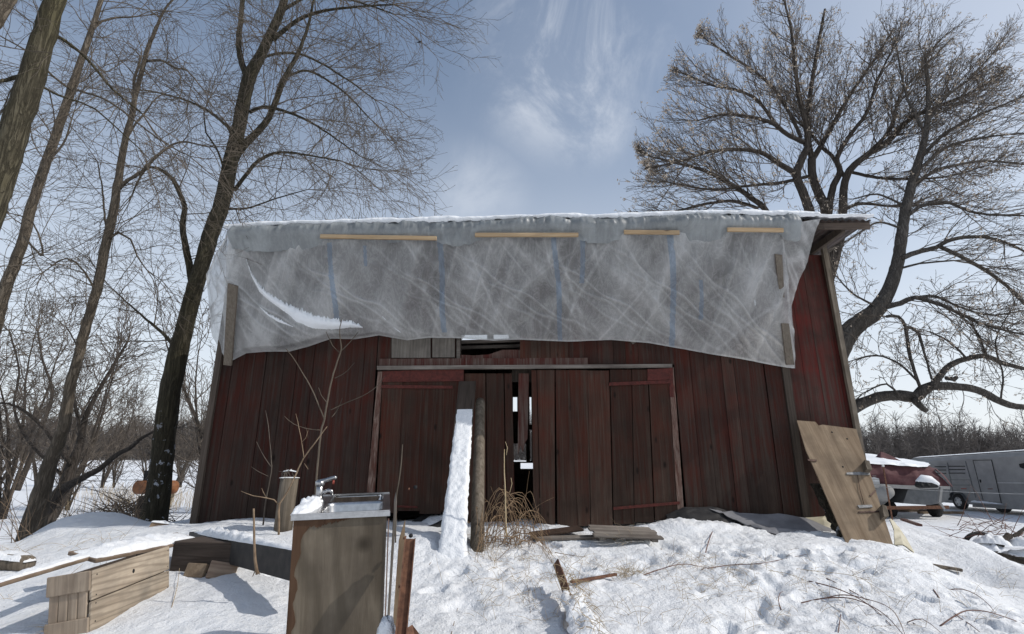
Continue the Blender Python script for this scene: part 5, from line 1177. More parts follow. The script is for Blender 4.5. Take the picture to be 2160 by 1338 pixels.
# brown boxes and boards behind the crate
g1 = ground_at(420, 1222)
bx = thing('wooden_box', 'low dark wooden box half under the black beam, behind the crate', 'box', (g1.x, g1.y + .15, g1.z - .02), R(-8))
mb = MB(); rbox(mb, (-.1, 0, .15), (.62, .022, .30), .3); mb.build('side_board', M['dark_wood_x'], bx)
mb = MB(); rbox(mb, (.20, .18, .15), (.022, .34, .30), .7); mb.build('end_board', M['dark_wood'], bx)
mb = MB(); rbox(mb, (-.1, .18, .31), (.62, .38, .02), .5); mb.build('lid', M['dark_wood_x'], bx)
def rand_board(name, label, px, py, L, wd, th, rz, rx, ry, mat, lift=.03, cat='board', snow=None):
    p = ground_at(px, py); t = thing(name, label, cat, (p.x, p.y, p.z + lift)); t.rotation_euler = (R(rx), R(ry), R(rz)); mb = MB(); rbox(mb, (0, 0, 0), (L, wd, th), rp.random()); mb.build('board', mat, t)
    if snow: snowcap('snow_layer', t, [(-L * .45, 0, th / 2), (0, 0, th / 2), (L * .45, 0, th / 2)], [wd * .7] * 3, snow, seed=int(px))
    return t
rand_board('broken_board', 'pale square cut board end lying beside the dark box', 412, 1216, .22, .12, .04, -15, 70, 0, M['plywood'], .05)
rand_board('broken_board', 'brown bent board end poking from the snow right of the dark box', 468, 1212, .24, .16, .03, 25, 55, 12, M['board_x'], .03)
rand_board('block', 'small rough grey block under the black beam', 478, 1192, .1, .1, .12, 10, 0, 0, M['post_wood'], .05, 'block')
fr2 = thing('wood_frame', 'small snow edged wooden frame end sticking up in front of the large tree', 'frame', tuple(at(318, 1140, 7.2)), R(20)); 
mb = MB(); mb.beam((-.14, 0, -.15), (.0, 0, .2), .035, .05, .6); mb.build('post', M['plywood'], fr2); mb = MB(); mb.beam((-.02, 0, .2), (.26, .02, .15), .03, .06, .4); mb.build('rail', M['board_x'], fr2); mb = MB(); mb.beam((.24, .02, .15), (.3, .02, -.2), .03, .05, .2); mb.build('post', M['dark_wood'], fr2)
snowcap('snow_layer', fr2, [(-.03, 0, .225), (.12, 0, .20), (.25, .01, .175)], [.05] * 3, [.02, .03, .02], seed=66)
# rock / log at the left edge with snow
p = ground_at(20, 1200); t = thing('snowy_log', 'round log end capped with snow at the far left edge', 'log', (p.x, p.y, p.z + .02)); mb = MB(); mb.tube([(-.5, .1, .02), (-.1, .02, .03), (.18, 0, .02)], [.09, .09, .08], 12, .5); mb.build('log', M['post_wood'], t)
snowcap('snow_layer', t, [(-.5, .1, .07), (-.1, .02, .08), (.2, 0, .05)], [.2, .2, .14], [.06, .07, .05], seed=71)
# ---------------------------------------------------------------- plank buried in snow leaning on the doors, pole beside it
def lean_world(px0, py0, Y0, px1, py1, d1): return at(px0, py0, Y0), BM @ wl(px1, py1, d1)
g0 = ground_at(952, 1176); a, b = Vector((g0.x, g0.y, g0.z - .05)), BM @ wl(986, 806, .10)
t = thing('leaning_plank', 'wide plank thick with snow leaning against the left barn door', 'plank', a); d = (b - a).normalized(); s_ = d.cross(Vector((0, -1, .2))).normalized(); u2 = s_.cross(d).normalized()
if u2.y > 0: s_ = -s_; u2 = -u2
t.rotation_euler = Matrix((d, u2.cross(d), u2)).transposed().to_euler(); Lp = (b - a).length
mb = MB(); rbox(mb, (Lp / 2, 0, 0), (Lp, .245, .035), .2); mb.build('board', M['dark_wood_x'], t)
ks = 10; pth = [(Lp * .80 * k / ks - .02, 0, .018) for k in range(ks + 1)]
snowcap('snow_layer', t, pth, [.34, .28, .27, .26, .25, .245, .24, .235, .23, .225, .22], [.08, .06, .055, .05, .05, .045, .045, .04, .025, .02, .015], seed=81, n_per=12, K=13, rough=.8)
g0 = ground_at(1000, 1160); a, b = Vector((g0.x + .03, g0.y, g0.z - .06)), BM @ wl(1013, 846, .12)
t = thing('leaning_pole', 'grey round pole leaning on the left door beside the snowy plank', 'pole', a); mb = MB(); dv = b - a
mb.tube([Vector((0, 0, 0)), dv * .3, dv * .62, dv * .97, dv], [.074, .073, .071, .069, .06], 18, .5, ridge=.02, rnd=rp); mb.build('pole', M['post_wood'], t)
# stump post by the wall with snowy top
g0 = ground_at(597, 1118); a = Vector((g0.x, g0.y, g0.z - .1)); tp = at(602, 1008, g0.y); t = thing('cut_post', 'short thick cut post with a snowy top, behind the sink cabinet', 'post', a); hgt = tp.z - a.z
mb = MB(); mb.tube([(0, 0, 0), (.0, 0, hgt * .5), (.01, 0, hgt)], [.108, .105, .102], 22, .5, ridge=.05, rnd=rp); mb.build('post', M['post_wood'], t)
snowcap('snow_cap', t, [(-.10, 0, hgt + .0), (.01, 0, hgt + .0), (.12, 0, hgt)], [.14, .22, .14], [.012, .018, .012], seed=91)
mb = MB()
for i in range(9): q = Vector((rp.uniform(-.1, .12), rp.uniform(-.08, .05), hgt)); mb.tube([q, q + Vector((rp.uniform(-.06, .06), 0, rp.uniform(.03, .09))), q + Vector((rp.uniform(-.1, .1), 0, rp.uniform(.05, .12)))], [.006, .005, .003], 4, .4)
mb.build('twig_bits', M['twig_dark'], t)
snowcap('snow_cap', t, [(-.08, 0, hgt + .075), (.01, 0, hgt + .085), (.10, 0, hgt + .07)], [.03, .05, .03], [.012, .018, .012], seed=92)
# ---------------------------------------------------------------- plywood sheet leaning on the right corner
q = [(1681, 888), (1806, 903), (1884, 1148), (1786, 1151)]
dT, dB = .14, .95
pw = thing('plywood_sheet', 'big bare plywood sheet with rusty hinges leaning on the right end of the barn', 'plywood sheet', tuple(BM @ wl(1786, 1151, dB)))
PT = BM @ wl(*q[0], dT); PR_ = BM @ wl(*q[1], dT); PBR = BM @ wl(*q[2], dB); PBL = BM @ wl(*q[3], dB)
ux = (PBR - PBL).normalized(); uz = ((PT + PR_) / 2 - (PBL + PBR) / 2); uz = (uz - ux * uz.dot(ux)).normalized(); uy = uz.cross(ux)
Mp = Matrix((ux, uy, uz)).transposed().to_4x4(); Mp.translation = PBL; pw.rotation_euler = Mp.to_euler(); MpI = Mp.inverted()
def pwp(px, py):  # pixel onto the sheet plane
    o = MpI @ Vector((0, 0, EYE)); dr = MpI.to_3x3() @ ray(px, py); tt = -o.y / dr.y; v = o + dr * tt; return (v.x, v.z)
outl = [pwp(*p) for p in [(1681, 887), (1720, 890), (1727, 898), (1735, 896), (1806, 905), (1812, 925), (1884, 1150), (1890, 1175), (1788, 1175), (1783, 1140), (1727, 1010), (1700, 950)]]
mb = MB(); mb.slab(outl, -.018, 0.0, .5); mb.build('sheet', M['plywood'], pw)
def pw_quad(name, pts, th, mat, d0=.001): mb = MB(); mb.slab([pwp(*p) for p in pts], d0, th, .5); return mb.build(name, M[mat], pw)
pw_quad('hinge_block', [(1817, 979), (1827, 981), (1833, 999), (1822, 998)], .10, 'post_wood'); pw_quad('hinge_block', [(1853, 1072), (1862, 1076), (1868, 1096), (1857, 1098)], .10, 'post_wood')
for pts in ([(1785, 998), (1812, 997), (1834, 999), (1834, 1003), (1812, 1003), (1785, 1002)], [(1808, 1067), (1838, 1066), (1840, 1071), (1812, 1073)]): pw_quad('strap_bar', pts, .014, 'galv')
for pts in ([(1703, 969), (1722, 971), (1722, 975), (1704, 973)], [(1833, 1046), (1846, 1034), (1848, 1037), (1837, 1048)], [(1810, 1080), (1862, 1078), (1862, 1081), (1811, 1083)]): pw_quad('rusty_rod', pts, .012, 'hinge')
for (x_, y_) in ((1755, 912), (1787, 926), (1778, 985)): 
    a_ = pwp(x_, y_); mb = MB(); mb.tube([(a_[0], -.001, a_[1]), (a_[0], -.004, a_[1])], .011, 9, .1); mb.build('knot_hole', M['slot'], pw)
a_, b_ = pwp(1808, 1003), pwp(1822, 1066); mb = MB(); mb.tube([(a_[0], -.01, a_[1]), ((a_[0] + b_[0]) / 2 - .01, -.016, (a_[1] + b_[1]) / 2), (b_[0], -.01, b_[1])], .004, 5, .2); mb.build('wire', M['hinge'], pw)
# jagged dark strip with snow flecks behind its left edge
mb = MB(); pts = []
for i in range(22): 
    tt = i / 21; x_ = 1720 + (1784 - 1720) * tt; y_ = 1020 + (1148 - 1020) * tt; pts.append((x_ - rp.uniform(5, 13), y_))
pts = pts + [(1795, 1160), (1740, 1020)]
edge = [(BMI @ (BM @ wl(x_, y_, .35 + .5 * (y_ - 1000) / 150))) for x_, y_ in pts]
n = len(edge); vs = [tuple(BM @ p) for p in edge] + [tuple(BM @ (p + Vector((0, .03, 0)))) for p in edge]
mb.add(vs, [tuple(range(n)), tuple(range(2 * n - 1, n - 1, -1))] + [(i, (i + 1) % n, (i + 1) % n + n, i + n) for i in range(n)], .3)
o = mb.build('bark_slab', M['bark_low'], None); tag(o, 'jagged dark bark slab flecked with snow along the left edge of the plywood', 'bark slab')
# ---------------------------------------------------------------- grey sheets at the barn foot
def drape(name, label, cat, rows, mat, amp=.03, seed=0, th=.01, fn=None):
    A_ = np.array([[tuple((fn or (lambda a, b, d: BM @ wl(a, b, d)))(*p)) for p in r_] for r_ in rows]); nr, nc = A_.shape[:2]; ns = 14
    ru = np.linspace(0, nr - 1, (nr - 1) * ns + 1); cu = np.linspace(0, nc - 1, (nc - 1) * ns + 1)
    B = np.stack([[np.interp(ru, range(nr), A_[:, j, k]) for j in range(nc)] for k in range(3)], -1); C_ = np.stack([[np.interp(cu, range(nc), B[:, i, k]) for i in range(len(ru))] for k in range(3)], -1)
    n_ = fbm(C_[..., 0] * 2.2, C_[..., 1] * 5 + C_[..., 2] * 5, seed, 4); n2 = ridge(fbm(C_[..., 0] * 1.2 - C_[..., 2] * 4, C_[..., 2] * 6, seed + 3, 3)); C_[..., 2] += (n_ * .6 + n2) * amp; C_[..., 1] -= n_ * amp * .5
    a, b = C_.shape[:2]; P = C_.reshape(-1, 3); o0 = P.mean(0); mb = MB(); mb.grid((P - o0).tolist(), a, b); Q = P - o0; Q[:, 2] -= th; Q[:, 1] += th; mb.grid(Q.tolist(), a, b)
    o = mb.build(name, M[mat], None); o.location = tuple(o0); return tag(o, label, cat)
drape('crumpled_sheet', 'long crumpled grey sheet lying along the barn foot right of the doors', 'roofing sheet', [[(1496, 1072, .14), (1560, 1083, .16), (1640, 1086, .2), (1700, 1094, .24), (1765, 1118, .3)], [(1540, 1092, .3), (1600, 1108, .38), (1650, 1118, .45), (1710, 1128, .55), (1775, 1140, .6)], [(1580, 1112, .42), (1620, 1124, .52), (1670, 1133, .6), (1720, 1138, .7), (1778, 1156, .8)]], 'grey_sheet', .03, 400)
drape('dark_sheet', 'dark tar paper heap behind the snow bank at the barn foot', 'roofing sheet', [[(1404, 1090, .05), (1440, 1074, .05), (1500, 1070, .06), (1560, 1084, .07)], [(1410, 1100, .16), (1450, 1085, .18), (1520, 1088, .22), (1580, 1105, .25)], [(1412, 1112, .3), (1460, 1108, .34), (1530, 1112, .38), (1600, 1125, .4)]], 'black_beam', .03, 410)
drape('yellowed_sheet', 'yellowed stiff sheet folded against the barn foot left of the plywood', 'sheet', [[(1660, 1094, .10), (1700, 1092, .1), (1735, 1092, .12), (1752, 1096, .12)], [(1690, 1104, .2), (1712, 1108, .2), (1740, 1110, .24), (1756, 1112, .24)], [(1716, 1118, .3), (1730, 1120, .3), (1752, 1124, .34), (1768, 1128, .34)]], 'yellow_sheet', .03, 420)
drape('curled_sheet', 'pale yellow curled sheet edge sticking out right of the plywood foot', 'sheet', [[(1876, 1095, .4), (1880, 1095, .4), (1886, 1100, .35)], [(1886, 1118, .7), (1898, 1122, .65), (1910, 1132, .6)], [(1888, 1152, 1.0), (1906, 1150, 1.0), (1930, 1166, .95)]], 'yellow_sheet', .015, 430)
# ---------------------------------------------------------------- boards before the doors
def fb_(px, py, dz=.02): p = ground_at(px, py); return Vector((p.x, p.y, p.z + dz))
a = fb_(1120, 1138, .05); b = fb_(1226, 1126, .06); world_board('loose_board', 'reddish brown loose board lying before the door gap', 'board', a, b, .2, .025, M['door_wood'], None, (0, -.1, 1))
a = fb_(1130, 1142, .03); b = fb_(1300, 1138, .03); world_board('loose_board', 'long weathered board edge lying in snow before the right door', 'board', a, b, .10, .03, M['grey_wood_x'], None, (0, -.1, 1))
pl_ = thing('wooden_pallet_lid', 'grey plank panel lying tilted in the snow before the right door', 'plank panel', tuple(fb_(1318, 1140, .07))); pl_.rotation_euler = (R(12), R(3), R(8))
for i in range(4):
    mb = MB(); rbox(mb, (0, -.12 + i * .095, .01), (.80 - .06 * (i % 2), .088, .022), .3 + .15 * i); mb.build('plank', M['grey_wood_x'], pl_)
mb = MB(); mb.box((-.3, .02, -.016), (.07, .36, .025), .3); mb.build('cleat', M['grey_wood'], pl_)
mb = MB(); mb.box((.3, .02, -.016), (.07, .36, .025), .3); mb.build('cleat', M['grey_wood'], pl_)
# tyre-like grey hoop left of the snowy plank: old basin
p = fb_(905, 1108, .0); p.y += .25; t = thing('old_tyre', 'half buried dark tyre with snow inside, left of the snowy plank', 'tyre', (p.x, p.y, p.z + .0)); t.rotation_euler = (R(14), R(-18), 0)
mb = MB(); P = []
for i in range(37):
    a = i / 36 * 2 * math.pi
    for j in range(13):
        e = j / 12 * 2 * math.pi; rr_ = .30 + .075 * math.cos(e); P.append((rr_ * math.cos(a), rr_ * math.sin(a), .07 * math.sin(e)))
mb.grid(P, 37, 13); mb.build('tyre', M['rubber'], t)
snowcap('snow_layer', t, [(-.24, 0, .0), (0, 0, .0), (.24, 0, .0)], [.30, .5, .30], [.04, .07, .04], seed=95)
# ---------------------------------------------------------------- far right: boat on its trailer
def gz(x, y): return hz(x, y)
Yb = 22.0; pbL = at(1800, 1070, Yb); pbR = at(2010, 1070, Yb); zb_ = gz((pbL.x + pbR.x) / 2, Yb)
boat = thing('pontoon_boat', 'silver pontoon boat under a maroon canvas cover loaded with snow', 'boat', (pbL.x, Yb, zb_)); 
kx = lambda px, py, dy=0: (at(px, py, Yb + dy) - Vector((pbL.x, Yb, zb_)))
def hull(c_px, r0, y0, y1, name, mat='alu'):
    mb = MB(); c = kx(*c_px); pts = []; rad = []
    for i in range(9):
        t_ = i / 8; pts.append(Vector((c.x, y0 + (y1 - y0) * t_, c.z + (.10 * max(0, (.15 - t_) / .15))))); rad.append(r0 * (1 - .55 * max(0, (.12 - t_) / .12) ** 1.5))
    mb.tube(pts, rad, 20, .5); return mb.build(name, M[mat], boat)
hull((1865, 1042), .50, -.3, 6.0, 'pontoon'); 
# second, dark hull (stern box) seen at the right
mb = MB(); a = kx(1917, 1040); b = kx(1998, 1040)
prof = [kx(1915, 1033), kx(1998, 1031), kx(2004, 1048), kx(1992, 1060), kx(1960, 1066), kx(1905, 1062)]
mb.slab([(p.x, p.z) for p in prof], -5.5, .0, .4); mb.build('hull', M['alu_dark'], boat)
mb = MB(); pr = [kx(1810, 1019), kx(1915, 1024), kx(1999, 1026), kx(1999, 1032), kx(1915, 1031), kx(1810, 1028)]; mb.slab([(p.x, p.z) for p in pr], -5.8, .12, .6); mb.build('deck_rim', M['alu'], boat)
mb = MB(); pr = [kx(1810, 998), kx(1851, 1000), kx(1854, 1022), kx(1810, 1019)]; mb.slab([(p.x, p.z) for p in pr], -.1, .06, .7); bp_ = mb.build('side_panel', M['white_paint'], boat)
mb = MB()
for yy in (1003, 1010, 1016): mb.beam(kx(1812, yy) + Vector((0, -.07, 0)), kx(1852, yy + 1.5) + Vector((0, -.07, 0)), .015, .02, .4)
mb.build('panel_rib', M['alu'], bp_)
# canvas: ridge surface
def canvas(rows, mat, name, amp, seed, parent):
    A_ = np.array([[tuple(kx(*p)) for p in r_] for r_ in rows]); nr, nc = A_.shape[:2]; ns = 10
    ru = np.linspace(0, nr - 1, (nr - 1) * ns + 1); cu = np.linspace(0, nc - 1, (nc - 1) * ns + 1)
    B = np.stack([[np.interp(ru, range(nr), A_[:, j, k]) for j in range(nc)] for k in range(3)], -1); C_ = np.stack([[np.interp(cu, range(nc), B[:, i, k]) for i in range(len(ru))] for k in range(3)], -1)
    n_ = fbm(C_[..., 0] * 1.6, C_[..., 2] * 1.0 + C_[..., 1] * .5, seed, 4); C_[..., 1] -= n_ * amp; C_[..., 2] += n_ * amp * .4
    a, b = C_.shape[:2]; mb = MB(); mb.grid(C_.reshape(-1, 3).tolist(), a, b); return mb.build(name, M[mat], parent)
cv = canvas([[(1790, 960, 5.5), (1830, 962, 5.5), (1880, 970, 5.5), (1950, 980, 5.5), (1975, 990, 5.2)], [(1790, 976, .1), (1830, 978, .1), (1880, 981, .1), (1930, 984, .1), (1972, 990, .2)], [(1790, 1000, -.1), (1830, 1000, -.1), (1880, 1002, -.1), (1940, 1006, 0), (1990, 1006, .1)], [(1790, 1020, .2), (1840, 1022, .1), (1895, 1024, -.1), (1950, 1026, -.05), (2006, 1026, .1)]], 'maroon', 'canvas_cover', .16, 500, boat)
canvas([[(2006, 1026, .1), (2010, 1027, 3.0)], [(1990, 1006, .1), (1996, 1006, 3.2)], [(1972, 990, .2), (1976, 990, 5.2)]], 'maroon', 'canvas_end', .1, 510, boat)
canvas([[(1788, 955, 6.0), (1830, 957, 6.0), (1862, 962, 6), (1905, 968, 6.0), (1958, 977, 6.0)], [(1788, 962, 3), (1830, 963, 3), (1860, 964, 3), (1905, 972, 3.0), (1962, 981, 3.2)], [(1788, 973, .2), (1830, 975, .2), (1872, 975, .1), (1905, 978, .1), (1960, 981, .3)], [(1788, 976, -.03), (1830, 978, -.03), (1880, 981, -.03), (1925, 986, -.03), (1958, 984, .1)]], 'snow_fine', 'roof_snow', .10, 520, boat)
mb = MB(); c = kx(1868, 968, 2.5); mb.add([tuple(c + Vector(v)) for v in ((-.45, -.3, -.10), (.5, -.3, -.12), (.5, .3, -.12), (-.45, .3, -.1), (-.15, 0, .32), (.2, 0, .18))], [(0, 1, 5, 4), (1, 2, 5), (2, 3, 4, 5), (3, 0, 4), (0, 3, 2, 1)], .5); mb.build('canvas_peak', M['maroon'], boat)
ob = MB(); c = kx(1955, 1024, -.9); ob.tube([c + Vector((-.42, 0, -.02)), c + Vector((-.30, 0, .03)), c + Vector((.1, 0, .05)), c + Vector((.38, 0, .0))], [.06, .14, .15, .09], 14, .5); om = ob.build('outboard_motor', M['rubber'], boat)
ob = MB(); ob.tube([c + Vector((-.34, 0, .12)), c + Vector((-.1, 0, .22)), c + Vector((.15, 0, .18)), c + Vector((.42, 0, .02))], [.08, .17, .17, .10], 14, .5); ob.build('motor_snow', M['snow_fine'], om)
for px in (1944, 1958):
    m2 = MB(); c2 = kx(px, 1024, -1.14); m2.tube([c2, c2 + Vector((0, -.03, 0))], .07, 12, .1); m2.build('tail_light', M['slot'], om)
mb = MB(); mb.beam(kx(1985, 1028, -1.0), kx(1981, 1060, -1.0), .09, .09, .6, (0, 1, 0)); mb.beam(kx(1981, 1058, -1.0), kx(1992, 1074, -1.0), .06, .06, .6, (0, 1, 0)); mb.build('trailer_jack', M['alu'], boat)
mb = MB(); mb.beam(kx(1840, 1072, 0), kx(2000, 1070, 0), .12, .12, .2); mb.build('trailer_frame', M['rust'], boat)
for px in (1875, 1970): mb = MB(); c2 = kx(px, 1066, 1.2); c2.z = .32; mb.tube([c2 + Vector((-.1, 0, 0)), c2 + Vector((.1, 0, 0))], .33, 22, .4); mb.build('wheel', M['rubber'], boat)
# ---------------------------------------------------------------- livestock trailer
P0 = at(1938, 1068, 29.0); P1 = at(2104, 1080, 24.6)
tl = thing('livestock_trailer', 'long grey metal livestock trailer with a door and slatted vents', 'trailer'); z0 = gz(P0.x, 27); 
dx = Vector((P1.x - P0.x, P1.y - P0.y, 0)); Lt = 11.0; yw = math.atan2(dx.y, dx.x)
tl.location = (P0.x, P0.y, z0); tl.rotation_euler = (0, 0, yw); MT = Matrix.Translation(tl.location) @ Matrix.Rotation(yw, 4, 'Z'); MTI = MT.inverted()
def tp_(px, py, d=0.0):
    o = MTI @ Vector((0, 0, EYE)); dr = MTI.to_3x3() @ ray(px, py); tt = (-d - o.y) / dr.y; v = o + dr * tt; return (v.x, v.z)
zt0 = tp_(1938, 966)[1]; zt1 = tp_(2150, 951)[1]; zbt = tp_(1990, 1060)[1]
ztop = lambda x_: zt0 + (zt1 - zt0) * x_ / tp_(2150, 951)[0] * 1.0 if x_ < 6 else zt1
WT = 2.2
mb = MB(); zf = zbt; zT = (zt0 + zt1) / 2
def body_ring(x_, zlo, zhi, inset=0): return [(x_, 0 + inset, zlo), (x_, 0 + inset, zhi - .22), (x_, .10 + inset, zhi - .06), (x_, .30, zhi), (x_, WT - .3, zhi), (x_, WT - .10, zhi - .06), (x_, WT, zhi - .22), (x_, WT, zlo)]
xsec = [0, .05, 3, 6, Lt]; vs = []
for x_ in xsec: vs += body_ring(x_, zf, ztop(x_))
fs = []
for i in range(len(xsec) - 1):
    for k in range(8): j = (k + 1) % 8; fs.append((i * 8 + k, (i + 1) * 8 + k, (i + 1) * 8 + j, i * 8 + j))
fs.append(tuple(range(8))); fs.append(tuple(range(len(xsec) * 8 - 1, len(xsec) * 8 - 9, -1)))
mb.add(vs, fs, .5); body = mb.build('body', M['alu'], tl)
mb = MB(); vs = []
for x_ in xsec: z_ = ztop(x_) + .012; vs += [(x_, .22, z_), (x_, .6, z_ + .06), (x_, WT - .6, z_ + .06), (x_, WT - .22, z_)]
mb.add(vs, [(i * 4 + k, (i + 1) * 4 + k, (i + 1) * 4 + k + 1, i * 4 + k + 1) for i in range(len(xsec) - 1) for k in range(3)], .5); mb.build('roof_snow', M['snow_fine'], tl)
def tq(pts, d0, d1, mat, name, parent=None): mb = MB(); mb.slab([tp_(*p) for p in pts], d0, d1, .5); return mb.build(name, M[mat], parent or tl)
for (x0, x1, ys) in ((1972, 1996, (984, 991, 998)), (2001, 2036, (983, 990, 997.5))):
    for y_ in ys: tq([(x0, y_), (x1, y_), (x1 + .3, y_ + 1.6), (x0 + .3, y_ + 1.6)], .004, .012, 'slot', 'vent_slot')
for (x0, x1, y0, y1) in ((2003, 2046, 1012, 1013), (2006, 2050, 1023, 1024), (1976, 2000, 1012, 1013)): tq([(x0, y0), (x1, y0), (x1, y1), (x0, y1)], .004, .01, 'alu_dark', 'panel_rib')
for (xa, ya, xb_, yb_) in ((1998, 976, 2011, 1046), (2036, 973, 2058, 1050)): tq([(xa, ya), (xa + 1.3, ya), (xb_ + 1.3, yb_), (xb_, yb_)], .004, .016, 'alu_dark', 'side_post')
dr_ = tq([(2053.5, 972), (2092, 971), (2112, 1060), (2075, 1056)], .004, .02, 'alu', 'door'); 
for pts in ([(2053, 971.5), (2054, 971.5), (2075.5, 1056), (2074.5, 1056)], [(2092, 971), (2093, 971), (2114, 1062), (2112.8, 1062)], [(2053, 970.8), (2093, 970), (2093, 971.2), (2053, 972)]): tq(pts, .02, .028, 'slot', 'door_seam', dr_)
tq([(2068, 1012), (2070, 1012), (2071, 1018), (2069, 1018)], .02, .05, 'slot', 'handle', dr_)
for (x_, y_) in ((2033, 1031), (2089, 1031.5)): tq([(x_ - 5, y_ - .8), (x_ + 6, y_ - .8), (x_ + 6, y_ + .9), (x_ - 5, y_ + .9)], .004, .02, 'red_paint', 'marker_light')
tq([(2150, 979), (2160, 977), (2176, 978), (2176, 990), (2160, 989), (2152, 986)], .004, .02, 'slot', 'window')
tq([(2105, 1018), (2200, 1019), (2200, 1020.4), (2105, 1019.2)], .004, .02, 'white_paint', 'trim_strip')
def wheel(cx, cz, r_, y0):
    w_ = empty('wheel', (cx, y0, cz)); w_.parent = tl; mb = MB(); K = 30; prof = [(.0, .55), (.01, .80), (.03, .95), (.07, 1.0), (.18, 1.0), (.22, .95), (.24, .6)]; P = []
    for i in range(K + 1):
        a_ = 2 * math.pi * i / K
        for dy, rr_ in prof: P.append((r_ * rr_ * math.cos(a_), dy, r_ * rr_ * math.sin(a_)))
    mb.grid(P, K + 1, len(prof)); mb.build('tyre', M['rubber'], w_)
    mb = MB(); P = []
    for i in range(K + 1):
        a_ = 2 * math.pi * i / K
        for dy, rr_ in ((.005, .62), (.03, .55), (.05, .35), (.02, .22), (.0, .12), (.0, .01)): P.append((r_ * rr_ * math.cos(a_), dy, r_ * rr_ * math.sin(a_)))
    mb.grid(P, K + 1, 6); rim_ = mb.build('rim', M['white_paint'], w_)
    mb = MB()
    for i in range(5): a_ = 2 * math.pi * i / 5 + .3; mb.tube([(r_ * .42 * math.cos(a_), .028, r_ * .42 * math.sin(a_)), (r_ * .42 * math.cos(a_), .018, r_ * .42 * math.sin(a_))], r_ * .07, 8, .1)
    mb.build('rim_hole', M['slot'], w_)
wx, wz = tp_(2023, 1058, .05)
wz = max(wz, .33); wheel(wx, wz, .36, -.10); wx2 = tp_(2092, 1066, .05)[0]; wheel(wx2 + .3, wz, .36, .05)
fd = MB(); P = []
for i in range(15):
    a_ = math.pi * (.02 + .96 * i / 14)
    for y_ in (-.16, .02): P.append((wx + .46 * math.cos(a_), y_, wz + .44 * math.sin(a_)))
fd.grid(P, 15, 2); fd.build('fender', M['alu_dark'], tl)
tq([(2052, 1052), (2230, 1063), (2230, 1080), (2052, 1070)], -.01, .015, 'alu', 'skirt')
fd = MB(); fd.box((wx + 1.5, -.03, zbt + .09), (1.7, .3, .05), .5); fd.build('running_board', M['alu'], tl)
snowcap('board_snow', tl, [(wx + .7, -.05, zbt + .12), (wx + 1.3, -.05, zbt + .12), (wx + 2.2, -.05, zbt + .12)], [.2, .25, .2], [.10, .08, .03], seed=97)
# ---------------------------------------------------------------- fence stake, wire, debris at right
p = at(1880, 1092, 12.5); top = at(1863, 985, 12.5); t = thing('steel_stake', 'thin steel fence stake standing right of the plywood', 'stake', (p.x, p.y, hz(p.x, p.y) - .1)); mb = MB(); e = top - Vector(t.location)
mb.beam((0, 0, 0), e, .028, .018, .5, (0, 1, 0)); mb.build('stake', M['rust'], t); mb = MB(); mb.beam(e, e + Vector((0, 0, .05)), .045, .03, .5, (0, 1, 0)); mb.build('cap', M['white_paint'], t)
wA = at(1866, 1028, 12.5); wB = at(2240, 1044, 10.5); mb = MB(); mb.tube([wA + (wB - wA) * k / 12 - Vector((0, 0, .03 * math.sin(math.pi * k / 12))) for k in range(13)], .0045, 5, .5); o = mb.build('fence_wire', M['cord'], None); tag(o, 'single thin wire running right from the steel stake', 'wire')
rand_board('rail_board', 'long brown board lying in the snow below the boat', 1900, 1080, 3.2, .14, .10, -2, 0, 0, M['board_x'], .06)
rand_board('rail_board', 'tan log lying in the snow right of the brown board below the boat', 1985, 1084, 1.9, .16, .10, -3, 0, 0, M['plywood'], .05)
a = at(1904, 1096, 11.0); b = at(1940, 1108, 10.2); world_board('red_board', 'short red edged board slanting in the snow right of the plywood', 'board', a, b, .09, .04, M['red_trim'], None, (0, -.2, 1))
# brush and snowy debris
def stick(mb, a, b, r0, r1, n=8, wob=.03, sides=6, rr_=rp):
    a = Vector(a); b = Vector(b); pts = [a.lerp(b, i / n) + rvec(rr_) * (wob * (0 < i < n)) for i in range(n + 1)]; mb.tube(pts, [r0 + (r1 - r0) * i / n for i in range(n + 1)], sides, rr_.random())
c = at(2100, 1165, 8.8)
db = thing('snowy_debris_heap', 'heap of snow covered scrap and branches at the right edge', 'debris heap', (c.x, c.y, hz(c.x, c.y)))
I_ = lambda px, py, Y: at(px, py, Y) - Vector(db.location)
mb = MB(); stick(mb, I_(2085, 1165, 8.6), I_(2165, 1112, 9.0), .05, .02, 8, .015); stick(mb, I_(2110, 1150, 8.6), I_(2128, 1128, 8.7), .05, .04, 4, .015); mb.build('dark_branch', M['bark_dark'], db)
mb = MB(); stick(mb, I_(2100, 1172, 8.5), I_(2200, 1192, 8.2), .05, .05, 6, .01, 8); mb.build('log', M['bark_low'], db)
mb = MB(); P = []; c0 = I_(2068, 1140, 9.0)
for i in range(29):
    a_ = i / 28 * math.pi * 1.25 - .25
    for j in range(9): e_ = j / 8 * 2 * math.pi; rr_ = .24 + .035 * math.cos(e_); P.append((c0.x + rr_ * math.cos(a_) * 1.1, c0.y + .035 * math.sin(e_), c0.z - .10 + rr_ * math.sin(a_) * .85))
mb.grid(P, 29, 9); mb.build('old_tyre', M['rubber'], db)
for k, (x0, y0, x1, y1, wd, thk) in enumerate(((2052, 1134, 2130, 1142, .30, .12), (2045, 1160, 2115, 1150, .28, .12), (2070, 1172, 2115, 1180, .25, .12), (2120, 1140, 2220, 1150, .4, .14), (2115, 1162, 2230, 1178, .40, .12), (2090, 1195, 2200, 1205, .5, .14))):
    a = I_(x0, y0, 8.8); b = I_(x1, y1, 8.6); snowcap('snow_lump', db, [a - Vector((0, 0, .06)), a.lerp(b, .5) - Vector((0, 0, .04)), b - Vector((0, 0, .06))], [wd * .7, wd, wd * .7], [thk * .7, thk, thk * .6], seed=600 + k, n_per=9, rough=1.4)
